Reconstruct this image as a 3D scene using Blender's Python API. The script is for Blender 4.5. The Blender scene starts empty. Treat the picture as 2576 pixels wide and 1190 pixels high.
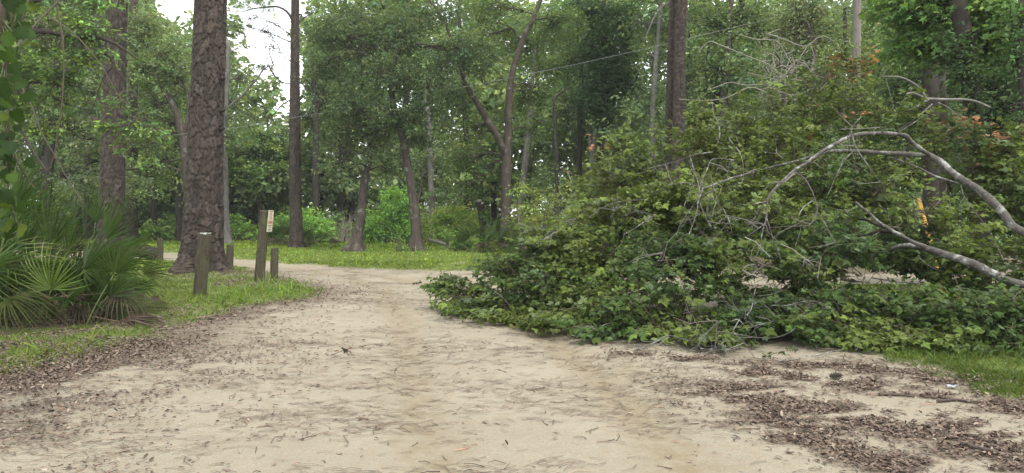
import bpy, math, random
import numpy as np
from mathutils import Vector

# ------------------------------------------------------------------ camera, sky, sun, exposure
SC = bpy.context.scene
COL = SC.collection
CAMH, FPX, CU, HV = 1.35, 1740.7, 1288.0, 544.0      # eye height, focal length / centre / horizon in a 2576 px wide frame
cam_d = bpy.data.cameras.new('camera')
cam = bpy.data.objects.new('camera', cam_d); COL.objects.link(cam)
cam.location = (0, 0, CAMH); cam.rotation_euler = (math.pi / 2, 0, 0)
cam_d.sensor_width = 36.0; cam_d.lens = 36.0 * FPX / 2576.0
cam_d.shift_y = -(595.0 - HV) / 2576.0
cam_d.clip_start = 0.05; cam_d.clip_end = 3000
SC.camera = cam

SUN_EL, SUN_AZ = 62.0, 150.0
world = bpy.data.worlds.new('World'); SC.world = world; world.use_nodes = True
wn, wl = world.node_tree.nodes, world.node_tree.links
bg = wn['Background']
sky = wn.new('ShaderNodeTexSky'); sky.sky_type = 'NISHITA'; sky.sun_disc = False
sky.sun_elevation = math.radians(SUN_EL); sky.sun_rotation = math.radians(SUN_AZ)
sky.dust_density = 3.0; sky.air_density = 1.0
tc = wn.new('ShaderNodeTexCoord')
cn = wn.new('ShaderNodeTexNoise'); cn.inputs['Scale'].default_value = 3.2; cn.inputs['Detail'].default_value = 6
wl.new(tc.outputs['Generated'], cn.inputs['Vector'])
cr = wn.new('ShaderNodeValToRGB')
cr.color_ramp.elements[0].position = 0.32; cr.color_ramp.elements[0].color = (6.0, 6.3, 6.8, 1)
cr.color_ramp.elements[1].position = 0.68; cr.color_ramp.elements[1].color = (9.0, 9.0, 8.9, 1)
wl.new(cn.outputs['Fac'], cr.inputs['Fac'])
wm = wn.new('ShaderNodeMix'); wm.data_type = 'RGBA'; wm.inputs[0].default_value = 0.82      # cloud cover
wl.new(sky.outputs['Color'], wm.inputs[6]); wl.new(cr.outputs['Color'], wm.inputs[7])
wl.new(wm.outputs[2], bg.inputs['Color']); bg.inputs['Strength'].default_value = 0.15

sun_d = bpy.data.lights.new('sun', 'SUN'); sun_d.energy = 1.5; sun_d.angle = math.radians(10); sun_d.color = (1.0, 0.95, 0.87)
sun = bpy.data.objects.new('sun', sun_d); COL.objects.link(sun)
_a, _e = math.radians(SUN_AZ), math.radians(SUN_EL)
sdir = Vector((math.sin(_a) * math.cos(_e), math.cos(_a) * math.cos(_e), math.sin(_e)))
sun.rotation_euler = sdir.to_track_quat('Z', 'Y').to_euler(); sun.location = (0, 0, 40)

SC.view_settings.view_transform = 'Standard'; SC.view_settings.look = 'None'
SC.view_settings.gamma = 1.0; SC.view_settings.use_curve_mapping = False
SC.view_settings.exposure = 1.2
SC.render.engine = 'CYCLES'
SC.cycles.max_bounces = 6; SC.cycles.diffuse_bounces = 4; SC.cycles.glossy_bounces = 2
SC.cycles.transmission_bounces = 4; SC.cycles.transparent_max_bounces = 4
SC.cycles.caustics_reflective = False; SC.cycles.caustics_refractive = False

# ------------------------------------------------------------------ helpers
RNG = np.random.default_rng(7); LEAFK = 1.55
A = np.array
def P(u, v, d):                       # a point of the photograph (2576 px wide) at its real distance d
    return A([(u - CU) / FPX * d, d, CAMH - (v - HV) / FPX * d])
def G(u, v):                          # the same on level ground
    d = CAMH * FPX / (v - HV); return A([(u - CU) / FPX * d, d])
def proj(p):
    y = np.maximum(p[..., 1], .1)
    return CU + p[..., 0] / y * FPX, HV - (p[..., 2] - CAMH) / y * FPX
def _h(i, j, k):
    n = (i.astype(np.int64) * 374761393 + j.astype(np.int64) * 668265263 + k.astype(np.int64) * 2147483647) & 0x7fffffff
    n = ((n ^ (n >> 13)) * 1274126177) & 0x7fffffff
    return ((n ^ (n >> 16)) & 0xffff) / 65535.0
def vnoise(p):
    p = np.asarray(p, float)
    if p.shape[-1] == 2: p = np.concatenate([p, np.zeros(p.shape[:-1] + (1,))], -1)
    i = np.floor(p).astype(np.int64); f = p - i; f = f * f * (3 - 2 * f)
    r = 0
    for a in (0, 1):
        for b in (0, 1):
            for c in (0, 1):
                w = (f[..., 0] if a else 1 - f[..., 0]) * (f[..., 1] if b else 1 - f[..., 1]) * (f[..., 2] if c else 1 - f[..., 2])
                r = r + w * _h(i[..., 0] + a, i[..., 1] + b, i[..., 2] + c)
    return r
def fbm(p, o=3):
    p = np.asarray(p, float); s = 0; a = .5; t = 0
    for k in range(o):
        s = s + a * vnoise(p * (2 ** k) + 17.3 * k); t += a; a *= .5
    return s / t
def norm(v): return v / np.maximum(np.linalg.norm(v, axis=-1, keepdims=True), 1e-9)
def sstep(a, b, x):
    t = np.clip((x - a) / (b - a), 0, 1); return t * t * (3 - 2 * t)

class Buf:                            # collects vertices, polygons and a colour for each vertex
    def __init__(s): s.V = []; s.F = []; s.C = []; s.M = []; s.n = 0
    def add(s, V, F, C=None, mat=0):
        V = np.asarray(V, float).reshape(-1, 3)
        if C is None: C = np.ones((len(V), 3)) * .5
        C = np.asarray(C, float)
        if C.ndim == 1: C = np.tile(C, (len(V), 1))
        s.V.append(V); s.C.append(C)
        for f in (F if isinstance(F, list) else [F]):
            f = np.asarray(f, np.int64); s.F.append(f + s.n); s.M.append(np.full(len(f), mat, np.int32))
        s.n += len(V)
    def mesh(s, name, mats, smooth=False, origin=None):
        V = np.concatenate(s.V); C = np.concatenate(s.C)
        if origin is not None: V = V - np.asarray(origin)
        me = bpy.data.meshes.new(name)
        me.vertices.add(len(V)); me.vertices.foreach_set('co', V.astype(np.float32).ravel())
        tot = A([f.shape[1] for f in s.F for _ in (0,)]); 
        lt = np.concatenate([np.full(len(f), f.shape[1], np.int32) for f in s.F])
        li = np.concatenate([f.ravel() for f in s.F]).astype(np.int32)
        ls = np.concatenate([[0], np.cumsum(lt)[:-1]]).astype(np.int32)
        me.loops.add(len(li)); me.loops.foreach_set('vertex_index', li)
        me.polygons.add(len(lt)); me.polygons.foreach_set('loop_start', ls)
        me.polygons.foreach_set('material_index', np.concatenate(s.M))
        me.polygons.foreach_set('use_smooth', np.full(len(lt), smooth, bool))
        at = me.color_attributes.new('col', 'FLOAT_COLOR', 'POINT')
        at.data.foreach_set('color', np.concatenate([C, np.ones((len(C), 1))], 1).astype(np.float32).ravel())
        for m in (mats if isinstance(mats, (list, tuple)) else [mats]): me.materials.append(m)
        me.update(calc_edges=True)
        return me
def link(name, me, parent=None, loc=None):
    o = bpy.data.objects.new(name, me); COL.objects.link(o)
    if loc is not None: o.location = loc
    if parent is not None: o.parent = parent
    return o
def tag(o, label=None, cat=None, group=None, kind=None):
    if label: o['label'] = label
    if cat: o['category'] = cat
    if group: o['group'] = group
    if kind: o['kind'] = kind
    return o
def empty(name, loc, label, cat, group=None):
    o = bpy.data.objects.new(name, None); COL.objects.link(o); o.location = loc; o.empty_display_size = .2
    return tag(o, label, cat, group)

def catmull(pts, n):
    pts = np.asarray(pts, float)
    if len(pts) == 2: pts = np.stack([pts[0], pts.mean(0), pts[1]])
    q = np.concatenate([[2 * pts[0] - pts[1]], pts, [2 * pts[-1] - pts[-2]]])
    seg = len(pts) - 1; out = []
    t = np.linspace(0, seg, n); k = np.minimum(t.astype(int), seg - 1); f = (t - k)[:, None]
    p0, p1, p2, p3 = q[k], q[k + 1], q[k + 2], q[k + 3]
    return .5 * (2 * p1 + (p2 - p0) * f + (2 * p0 - 5 * p1 + 4 * p2 - p3) * f ** 2 + (3 * p1 - p0 - 3 * p2 + p3) * f ** 3)
def frames(c):
    t = norm(np.gradient(c, axis=0)); ref = A([1., 0, 0]) if abs(t[0][0]) < .9 else A([0, 1., 0])
    x = np.zeros_like(t); x[0] = norm(ref - t[0] * (ref @ t[0]))
    for i in range(1, len(t)):
        w = x[i - 1] - t[i] * (x[i - 1] @ t[i]); x[i] = w / max(np.linalg.norm(w), 1e-9)
    return t, x, np.cross(t, x)
def tube(buf, pts, n=None, seg=8, wob=0.0, rough=0.0, col=(.5, .5, .5), cap=True, mat=0, rfun=None):
    """pts rows: x y z radius, thick end first"""
    pts = np.asarray(pts, float); n = n or max(4, 5 * len(pts))
    c = catmull(pts, n); r = np.maximum(c[:, 3], .0008); c = c[:, :3].copy()
    if wob: c[1:-1] += (np.stack([fbm(c * 2.3 + 9 * k) for k in range(3)], 1) - .5)[1:-1] * wob
    t, x, y = frames(c); a = np.linspace(0, 2 * np.pi, seg, endpoint=False)
    ring = np.cos(a)[None, :, None] * x[:, None] + np.sin(a)[None, :, None] * y[:, None]
    R = r[:, None] * np.ones(seg)
    if rfun is not None: R = rfun(R, a, c)
    if rough: R = R * (1 + rough * (fbm((c[:, None] + ring * r[:, None, None]) * 5.0 / max(r.max(), .03) * .1, 3) - .5) * 2)
    V = (c[:, None] + ring * R[..., None]).reshape(-1, 3)
    i = np.arange(n - 1)[:, None] * seg; j = np.arange(seg)[None]; jn = (j + 1) % seg
    F = [np.stack([i + j, i + jn, i + seg + jn, i + seg + j], -1).reshape(-1, 4)]
    if cap:
        V = np.concatenate([V, [c[0] - t[0] * r[0] * .2, c[-1] + t[-1] * r[-1] * .2]])
        k = np.arange(seg); kn = (k + 1) % seg; b = (n - 1) * seg
        F.append(np.stack([kn, k, np.full(seg, n * seg)], 1)); F.append(np.stack([b + k, b + kn, np.full(seg, n * seg + 1)], 1))
    buf.add(V, F, np.asarray(col), mat)
    return c, r
def sticks(buf, a, b, ra, rb, col, bend=.12, mat=0, rng=RNG):
    """many thin three-sided twigs with one bend"""
    a, b = np.asarray(a, float), np.asarray(b, float); N = len(a)
    if N == 0: return
    L = np.linalg.norm(b - a, axis=1, keepdims=True)
    m = (a + b) / 2 + rng.normal(size=(N, 3)) * L * bend
    t = norm(b - a); ref = np.where(np.abs(t[:, 2:3]) < .9, A([[0, 0, 1.]]), A([[1., 0, 0]]))
    x = norm(np.cross(t, ref)); y = np.cross(t, x)
    ra = np.broadcast_to(np.asarray(ra, float), (N,)); rb = np.broadcast_to(np.asarray(rb, float), (N,))
    V = np.zeros((N, 3, 3, 3))
    for i, (c, r) in enumerate(((a, ra), (m, (ra + rb) / 2), (b, rb))):
        for k in range(3):
            an = k * 2 * np.pi / 3
            V[:, i, k] = c + (np.cos(an) * x + np.sin(an) * y) * r[:, None]
    f = []
    for i in (0, 1):
        for k in range(3): f.append([i * 3 + k, i * 3 + (k + 1) % 3, i * 3 + 3 + (k + 1) % 3, i * 3 + 3 + k])
    F = (A(f)[None] + (np.arange(N) * 9)[:, None, None]).reshape(-1, 4)
    C = np.asarray(col, float)
    if C.ndim == 2: C = np.repeat(C, 9, axis=0)
    buf.add(V.reshape(-1, 3), F, C, mat)

def tri_fan(n): return A([[0, i, i + 1] for i in range(1, n - 1)])
# leaf outlines: x along the leaf, y across, z up
LEAF_RHOMB = (A([[0, 0, 0], [.45, -.3, .07], [1, 0, -.08], [.45, .3, .07]]), A([[0, 1, 2, 3]]))
LEAF_OVAL = (A([[0, 0, 0], [.3, -.2, .05], [.72, -.23, .04], [1, 0, -.1], [.72, .23, .04], [.3, .2, .05]]), A([[0, 1, 2, 3], [0, 3, 4, 5]]))
LEAF_LOBED = (A([[0, 0, 0], [.12, -.3, .03], [.42, -.5, -.04], [.5, -.24, .05], [1, 0, -.12], [.5, .24, .05], [.42, .5, -.04], [.12, .3, .03]]),
              A([[0, 1, 2, 3], [0, 3, 4, 5], [0, 5, 6, 7]]))
LEAF_STAR = (A([[0, 0, 0], [-.02, -.42, -.03], [.3, -.2, .03], [.5, -.55, -.05], [.55, -.17, .04], [1, 0, -.1], [.55, .17, .04], [.5, .55, -.05], [.3, .2, .03], [-.02, .42, -.03]]),
             A([[0, 1, 2, 2], [0, 2, 3, 4], [0, 4, 5, 6], [0, 6, 7, 8], [0, 8, 9, 9]]))
LEAF_STAR = (LEAF_STAR[0], [A([[0, 1, 2], [0, 8, 9]]), A([[0, 2, 3, 4], [0, 4, 5, 6], [0, 6, 7, 8]])])
LEAF_NEEDLE = (A([[0, -.012, 0], [1, 0, -.15], [0, .012, 0]]), A([[0, 1, 2]]))
LEAF_DEAD = (A([[0, 0, 0], [.35, -.2, .14], [.75, -.16, .08], [1, 0, .12], [.75, .16, .16], [.35, .2, .1]]), A([[0, 1, 2, 3], [0, 3, 4, 5]]))
BLADE = (A([[0, -.03, 0], [0, .03, 0], [.55, .024, -.06], [.55, -.024, -.06], [1, 0, -.22]]), [A([[0, 3, 2, 1]]), A([[3, 4, 2]])])

def leaves(buf, tpl, pos, dirv, nrm, size, col, mat=0):
    T, F = tpl; N = len(pos)
    if N == 0: return
    X = norm(dirv); Nn = norm(nrm - X * np.sum(nrm * X, 1, keepdims=True)); Y = np.cross(Nn, X)
    s = np.broadcast_to(np.asarray(size, float), (N,))[:, None, None]
    V = pos[:, None] + s * (T[None, :, 0:1] * X[:, None] + T[None, :, 1:2] * Y[:, None] + T[None, :, 2:3] * Nn[:, None])
    off = (np.arange(N) * len(T))[:, None, None]
    FF = [(f[None] + off).reshape(-1, f.shape[1]) for f in (F if isinstance(F, list) else [F])]
    buf.add(V.reshape(-1, 3), FF, np.repeat(np.asarray(col), len(T), axis=0), mat)

def vary(rng, base, n, amt=.22, hue=.12):
    base = np.asarray(base, float)
    k = np.exp(rng.normal(size=(n, 1)) * amt); h = rng.normal(size=(n, 1)) * hue
    c = base * k
    c = c * np.concatenate([1 + h, np.ones((n, 1)), 1 - h * .6], 1)
    return np.clip(c, .003, .9)

def cloud(lobes, dens, rng, gap=.42, gscale=.55, shell=.55):
    """cluster centres spread through ellipsoid lobes (x y z rx ry rz), thinned by noise; dens = clusters for each square metre of outline"""
    out, ax = [], []
    for L in lobes:
        c, r = A(L[:3]), A(L[3:6])
        n = int(dens * math.pi * r[0] * r[2] * (L[6] if len(L) > 6 else 1)) + 3
        d = norm(rng.normal(size=(n, 3))); q = rng.random(n) ** shell
        p = c + d * r * q[:, None] * (1 + .35 * (vnoise(d * 2.2 + c * 3)[:, None] - .5) * 2)
        keep = fbm(p * gscale / max(.25, min(r)) * 1.6 + 31, 2) > gap
        out.append(p[keep]); ax.append(norm((d * A([1, 1, .6]))[keep] + rng.normal(size=(keep.sum(), 3)) * .45))
    return np.concatenate(out), np.concatenate(ax)
def foliage(buf, cen, axis, rng, m, spread, tpl, size, color, up=.8, droop=.15, amt=.2, camt=.2, hue=.1, mat=0, clip=None, twig=None, twigcol=(.12, .1, .08), alt=None, altp=0.):
    """leaf sprays: each centre becomes a flattened tuft of m leaves along an axis"""
    n = len(cen)
    if n == 0: return
    axis = norm(axis * A([1, 1, .5]) + A([0, 0, -droop]))
    side = norm(np.cross(axis, A([0, 0, 1.])) + rng.normal(size=(n, 3)) * .2)
    cc = vary(rng, A(color) * LEAFK, n, camt, hue)
    if alt is not None:
        k = rng.random(n) < altp; cc[k] = vary(rng, A(alt) * LEAFK, int(k.sum()), camt, hue)
    i = np.repeat(np.arange(n), m); N = len(i)
    t = rng.uniform(-1, 1, N); w = rng.normal(size=N) * .45; h = rng.normal(size=N) * .22
    sp = spread * np.exp(rng.normal(size=n) * .25)[i]
    upv = np.cross(side, axis)
    pos = cen[i] + (axis[i] * t[:, None] + side[i] * w[:, None] + upv[i] * h[:, None]) * sp[:, None]
    if clip is not None:
        k = clip(pos); pos, i, w, N = pos[k], i[k], w[k], int(k.sum())
    dv = axis[i] + side[i] * np.sign(w)[:, None] * .9 + rng.normal(size=(N, 3)) * .5 + A([0, 0, -.25])
    nv = A([0, 0, up]) + rng.normal(size=(N, 3)) * .55 + axis[i] * .25
    c = cc[i] * np.exp(rng.normal(size=(N, 1)) * amt)
    leaves(buf, tpl, pos, dv, nv, size * np.exp(rng.normal(size=N) * .22), np.clip(c, .003, .9), mat)
    if twig:
        sticks(twig[0], cen - axis * spread * twig[3], cen + axis * spread * .9, twig[1], twig[2], np.asarray(twigcol), .08, rng=rng)

# ------------------------------------------------------------------ materials
def new_mat(name):
    m = bpy.data.materials.new(name); m.use_nodes = True
    nt = m.node_tree; b = nt.nodes['Principled BSDF']; return m, nt.nodes, nt.links, b
def mnode(n, op, a=None, b=None):
    x = n.new('ShaderNodeMath'); x.operation = op
    if isinstance(b, (int, float)): x.inputs[1].default_value = b
    if isinstance(a, (int, float)): x.inputs[0].default_value = a
    return x
def mixc(n, l, fac, a, b, mode='MIX'):
    x = n.new('ShaderNodeMix'); x.data_type = 'RGBA'; x.blend_type = mode
    for s, v in ((x.inputs[0], fac), (x.inputs[6], a), (x.inputs[7], b)):
        if isinstance(v, (int, float)): s.default_value = v
        elif isinstance(v, tuple): s.default_value = (*v, 1)
        else: l.new(v, s)
    return x.outputs[2]
def noise(n, l, scale, detail=4, vec=None, rough=.55, stretch=None):
    t = n.new('ShaderNodeTexNoise'); t.inputs['Scale'].default_value = scale; t.inputs['Detail'].default_value = detail; t.inputs['Roughness'].default_value = rough
    if stretch is not None:
        mp = n.new('ShaderNodeMapping'); mp.inputs['Scale'].default_value = stretch
        l.new(vec, mp.inputs['Vector']); vec = mp.outputs[0]
    if vec is not None: l.new(vec, t.inputs['Vector'])
    return t.outputs['Fac']
def ramp(n, l, src, a, b):
    r = n.new('ShaderNodeMapRange'); r.inputs[1].default_value = a; r.inputs[2].default_value = b; r.clamp = True
    l.new(src, r.inputs[0]); return r.outputs[0]
def bump(n, l, h, s, d, b):
    x = n.new('ShaderNodeBump'); x.inputs['Strength'].default_value = s; x.inputs['Distance'].default_value = d
    l.new(h, x.inputs['Height']); l.new(x.outputs[0], b.inputs['Normal'])

def leaf_mat(name, trans=.3, rough=.6, pale=.25, spec=.08):
    m, n, l, b = new_mat(name)
    at = n.new('ShaderNodeAttribute'); at.attribute_name = 'col'
    gm = n.new('ShaderNodeNewGeometry')
    under = mixc(n, l, pale, at.outputs['Color'], (.2, .25, .17))
    f = mixc(n, l, gm.outputs['Backfacing'], at.outputs['Color'], under)
    l.new(f, b.inputs['Base Color']); b.inputs['Roughness'].default_value = rough; b.inputs['Specular IOR Level'].default_value = spec
    tr = n.new('ShaderNodeBsdfTranslucent')
    tcol = mixc(n, l, 1.0, at.outputs['Color'], (1.5, 1.6, .7), 'MULTIPLY'); l.new(tcol, tr.inputs['Color'])
    mx = n.new('ShaderNodeMixShader'); mx.inputs[0].default_value = trans
    l.new(b.outputs[0], mx.inputs[1]); l.new(tr.outputs[0], mx.inputs[2]); l.new(mx.outputs[0], n['Material Output'].inputs['Surface'])
    return m
M_LEAF = leaf_mat('broad_leaf')
M_LEAF_GLOSS = leaf_mat('glossy_leaf', .26, .5, .25, .14)
M_GRASS = leaf_mat('grass_blade', .35, .6, .0, .1)
M_VINE = leaf_mat('vine_leaf', .35, .6, .05, .06)
M_FROND = leaf_mat('palmetto_frond', .25, .45, .05, .2)
def dry_mat(name):
    m, n, l, b = new_mat(name)
    at = n.new('ShaderNodeAttribute'); at.attribute_name = 'col'; l.new(at.outputs['Color'], b.inputs['Base Color'])
    b.inputs['Roughness'].default_value = .75; b.inputs['Specular IOR Level'].default_value = .25; return m
M_DRY = dry_mat('dry_litter')

def bark_mat(name, dark, light, scale=9, stretch=(1, 1, .25), lichen=0., lcol=(.42, .44, .4), attr=False, bstr=.8, bdist=.02):
    m, n, l, b = new_mat(name); tcd = n.new('ShaderNodeTexCoord'); v = tcd.outputs['Object']
    f = noise(n, l, scale, 6, v, .65, stretch); g = noise(n, l, scale * 3.5, 5, v, .6, stretch)
    c = mixc(n, l, ramp(n, l, f, .3, .7), dark, light)
    c = mixc(n, l, ramp(n, l, g, .35, .75), c, mixc(n, l, .55, c, light))
    if lichen:
        h = noise(n, l, scale * .55, 5, v, .7); c = mixc(n, l, ramp(n, l, h, .62 - lichen * .3, .7 - lichen * .2), c, lcol)
    if attr:
        at = n.new('ShaderNodeAttribute'); at.attribute_name = 'col'
        c = mixc(n, l, 1.0, c, mixc(n, l, 1.0, at.outputs['Color'], (2, 2, 2), 'MULTIPLY'), 'MULTIPLY')
    l.new(c, b.inputs['Base Color']); b.inputs['Roughness'].default_value = .9; b.inputs['Specular IOR Level'].default_value = .15
    ad = mnode(n, 'ADD'); l.new(f, ad.inputs[0]); l.new(g, ad.inputs[1]); bump(n, l, ad.outputs[0], bstr, bdist, b)
    return m
M_PINE = bark_mat('pine_bark', (.018, .0138, .0115), (.074, .06, .05), 16, (1, 1, .5), attr=True, bstr=.6, bdist=.008)
M_OAK = bark_mat('oak_bark', (.022, .018, .0145), (.09, .075, .06), 7, (1, 1, .3), lichen=.2, lcol=(.16, .16, .14))
M_DARKB = bark_mat('dark_bark', (.018, .015, .013), (.055, .047, .04), 7, (1, 1, .3))
M_PALEB = bark_mat('pale_bark', (.065, .06, .052), (.19, .18, .165), 6, (1, 1, .4), lichen=.2, lcol=(.22, .22, .2))
M_FALLEN = bark_mat('mottled_bark', (.022, .019, .016), (.12, .11, .097), 12, (1, 1, 1), lichen=.35, lcol=(.27, .275, .25), bstr=.7, bdist=.012)
M_TWIG = dry_mat('twig_bark')
M_POST = bark_mat('weathered_post', (.018, .0155, .011), (.088, .075, .05), 9, (2.5, 2.5, .25), lichen=.4, lcol=(.075, .085, .042), bstr=.7, bdist=.006)
M_POLE = bark_mat('utility_pole_wood', (.1, .085, .07), (.22, .2, .175), 12, (3, 3, .1))
M_CUT = bark_mat('cut_wood', (.3, .26, .2), (.5, .45, .37), 12, (1, 1, 1), bstr=.2)
M_LICHEN = bark_mat('grey_lichen', (.3, .33, .28), (.55, .58, .5), 30, (1, 1, 1))
def plain(name, col, rough=.5, metal=0.):
    m, n, l, b = new_mat(name); v = n.new('ShaderNodeTexCoord').outputs['Object']
    c = mixc(n, l, ramp(n, l, noise(n, l, 14, 4, v), .3, .8), col, tuple(x * .8 for x in col))
    l.new(c, b.inputs['Base Color']); b.inputs['Roughness'].default_value = rough; b.inputs['Metallic'].default_value = metal; return m
M_YEL = plain('yellow_plastic', (.42, .25, .025), .5)
M_WIRE = plain('aluminium_cable', (.26, .28, .27), .5)
M_SIGN = plain('cream_sign', (.72, .67, .5), .45)
M_RED = plain('sign_red', (.32, .09, .06), .5)
M_PINK = plain('sign_pink', (.55, .33, .26), .5)
M_INK = plain('sign_ink', (.09, .08, .07), .5)
M_SCRAP = plain('bluish_plastic', (.28, .32, .35), .3)
M_STEEL = plain('galvanised_steel', (.12, .12, .12), .6, .3)

# ------------------------------------------------------------------ the ground: sand road, verges, lawn
def poly(uv): return A([G(u, v) for u, v in uv])
VERGE_L = poly([(-900, 1120), (-300, 1030), (0, 962), (130, 925), (260, 888), (400, 852), (470, 818), (560, 795), (680, 772), (770, 757), (806, 742), (798, 728),
                (760, 713), (700, 698), (640, 684), (585, 670), (500, 664), (420, 657), (250, 652), (-300, 645), (-1500, 640)])
LAWN = np.concatenate([poly([(-2500, 620), (0, 624), (300, 628), (410, 633), (590, 650), (730, 664), (860, 674), (1000, 680), (1190, 684), (1500, 687), (2000, 689), (2600, 689), (3600, 690)]),
                       A([[60, 20], [400, 20], [400, 600], [-400, 600], [-400, 60]])])
VERGE_R = poly([(2070, 716), (2300, 716), (2700, 716), (3300, 720), (3600, 900), (3300, 1080), (2700, 1040), (2560, 1015), (2420, 965), (2290, 915), (2130, 880), (2030, 790)])
def sdist(pts, pg):
    q = np.roll(pg, -1, 0); best = np.full(len(pts), 1e9); ins = np.zeros(len(pts), bool)
    for a, b in zip(pg, q):
        e = b - a; w = pts - a; t = np.clip((w @ e) / max(e @ e, 1e-9), 0, 1)
        best = np.minimum(best, np.linalg.norm(w - t[:, None] * e, axis=1))
        c = ((a[1] > pts[:, 1]) != (b[1] > pts[:, 1])) & (pts[:, 0] < (b[0] - a[0]) * (pts[:, 1] - a[1]) / (b[1] - a[1] + 1e-12) + a[0])
        ins ^= c
    return np.where(ins, best, -best)
def polyline_d(pts, line):
    best = np.full(len(pts), 1e9)
    for a, b in zip(line[:-1], line[1:]):
        e = b - a; w = pts - a; t = np.clip((w @ e) / max(e @ e, 1e-9), 0, 1)
        best = np.minimum(best, np.linalg.norm(w - t[:, None] * e, axis=1))
    return best
DRIFTS = [([(1790, 912), (1930, 945), (2100, 962), (2260, 985), (2420, 1005), (2576, 1030), (2800, 1060)], .2, .8),
          ([(1870, 985), (1990, 1020), (2130, 1045), (2290, 1075), (2440, 1110), (2600, 1165), (2750, 1230)], .27, 1.3),
          ([(1950, 1060), (2060, 1100), (2180, 1150), (2290, 1200), (2420, 1270)], .2, 1.0),
          ([(1560, 893), (1700, 905), (1850, 915), (2050, 915), (2230, 925), (2400, 965)], .14, .7),
          ([(2150, 925), (2300, 935), (2450, 970)], .22, .5)]
DRIFT_G = [(poly(l), w, k) for l, w, k in DRIFTS]
ISLAND = [(p[0], p[1], r) for p, r in ((G(600, 690), 1.5), (G(620, 722), .8), (G(150, 830), 1.6), (G(20, 850), 1.4), (G(300, 800), .7))]
def fields(p):
    """sand / litter / grass / damp amounts and height at ground points"""
    wob = (fbm(p * 1.7, 3) - .5) * .5 + (fbm(p * 7.0 + 5, 2) - .5) * .22
    sl = sdist(p, VERGE_L) + wob; sw = sdist(p, LAWN) + wob * 1.2; sr = sdist(p, VERGE_R) + wob * 1.3
    off = np.maximum(np.maximum(sl, sw), sr)                       # > 0 off the road
    nz = fbm(p * 2.6 + 40, 3); nf = fbm(p * A([5.0, 9.0]) + 11, 2); nz2 = fbm(p * A([1.6, 3.2]) + 77, 3)
    edge = np.exp(-np.clip(-sl, 0, 9) / .75) * (sl < .25) * np.clip(1.25 - p[:, 1] / 16, .15, 1)
    lit = np.clip(edge * 1.15 * sstep(.2, .52, nz + .2 * (sl > -.6)), 0, 1)
    near = sstep(9.5, 5.0, p[:, 1]) * sstep(-.9, -2.6, p[:, 0]) * np.exp(-np.clip(-sl, 0, 9) / 1.1)
    lit = np.maximum(lit, near * sstep(.28, .52, nz))
    for ln, w, k in DRIFT_G:
        dd = polyline_d(p, ln); lit = np.maximum(lit, np.clip(k * np.exp(-(dd / (w * (.25 + 1.6 * nz))) ** 2) * sstep(.34, .6, nf * .55 + nz2 * .45) + .35 * k * np.exp(-(dd / (w * 2.4)) ** 2) * sstep(.5, .62, nf), 0, 1))
    isl = np.zeros(len(p))
    for x, y, r in ISLAND: isl = np.maximum(isl, np.exp(-(((p[:, 0] - x) ** 2 + (p[:, 1] - y) ** 2) / r ** 2)))
    lit = np.where(off > 0, np.maximum(lit, isl * sstep(.3, .55, nz)), lit)
    woods = sstep(36, 41, p[:, 1] + 3 * nz) + sstep(2.5, 5.5, p[:, 0] - .05 * p[:, 1]) * (p[:, 1] > 14)
    woods = np.clip(woods, 0, 1) * (off > 0); lit = np.maximum(lit, woods * .85)
    grass = np.clip(sstep(-.08, .3, off), 0, 1) * (1 - .85 * np.clip(isl * 1.3 * sstep(.3, .5, nz), 0, 1)) * (1 - woods * .9)
    bare = sstep(.66, .74, fbm(p * A([.5, 1.1]) + 3, 3)) * (p[:, 1] > 17) * (p[:, 1] < 23) * (p[:, 0] > -6)
    grass = grass * (1 - .7 * bare)
    # two tyre tracks that sweep round to the far left, damp and compacted
    damp = np.zeros(len(p))
    for ln, w, k in TRACKS: damp = np.maximum(damp, k * np.exp(-(polyline_d(p, ln) / w) ** 2))
    h = (fbm(p * .35, 3) - .5) * .08 + (fbm(p * 2.2, 3) - .5) * .03 + sstep(-.2, .9, off) * .05 - damp * .03
    h = h * sstep(120, 60, p[:, 1])
    h = h + sstep(.15, .7, isl) * .05 * (p[:, 1] > 10)
    return off, lit, grass, damp, h
TRACKS = [(poly([(1120, 1300), (1060, 1050), (1030, 900), (1010, 800), (960, 730), (860, 690), (700, 672), (450, 648)]), .2, .85),
          (poly([(1900, 1350), (1660, 1110), (1520, 960), (1390, 860), (1240, 770), (1080, 715), (880, 680)]), .22, 1.0),
          (poly([(1350, 872), (1480, 890), (1560, 915), (1620, 960), (1640, 1010)]), .16, .5)]
def hgt(p):
    return fields(np.atleast_2d(A(p, float)))[4]

xs = np.concatenate([-np.geomspace(10.6, 260, 22)[::-1], np.arange(-10.5, 9.5, .07), np.geomspace(9.6, 260, 22)])
ys = [1.2]
while ys[-1] < 44: ys.append(ys[-1] + max(.06, .0095 * ys[-1] ** 1.25))
ys = np.concatenate([[-60, -20, -6, -2], ys, np.geomspace(46, 300, 14)])
gx, gy = np.meshgrid(xs, ys); gp = np.stack([gx.ravel(), gy.ravel()], 1)
g_off, g_lit, g_gr, g_dp, g_h = fields(gp)
nx, ny = len(xs), len(ys)
gi = (np.arange(ny - 1)[:, None] * nx + np.arange(nx - 1)[None]).ravel()
quads = np.stack([gi, gi + 1, gi + nx + 1, gi + nx], 1)
on_road = g_off[quads].mean(1) < 0

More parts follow.
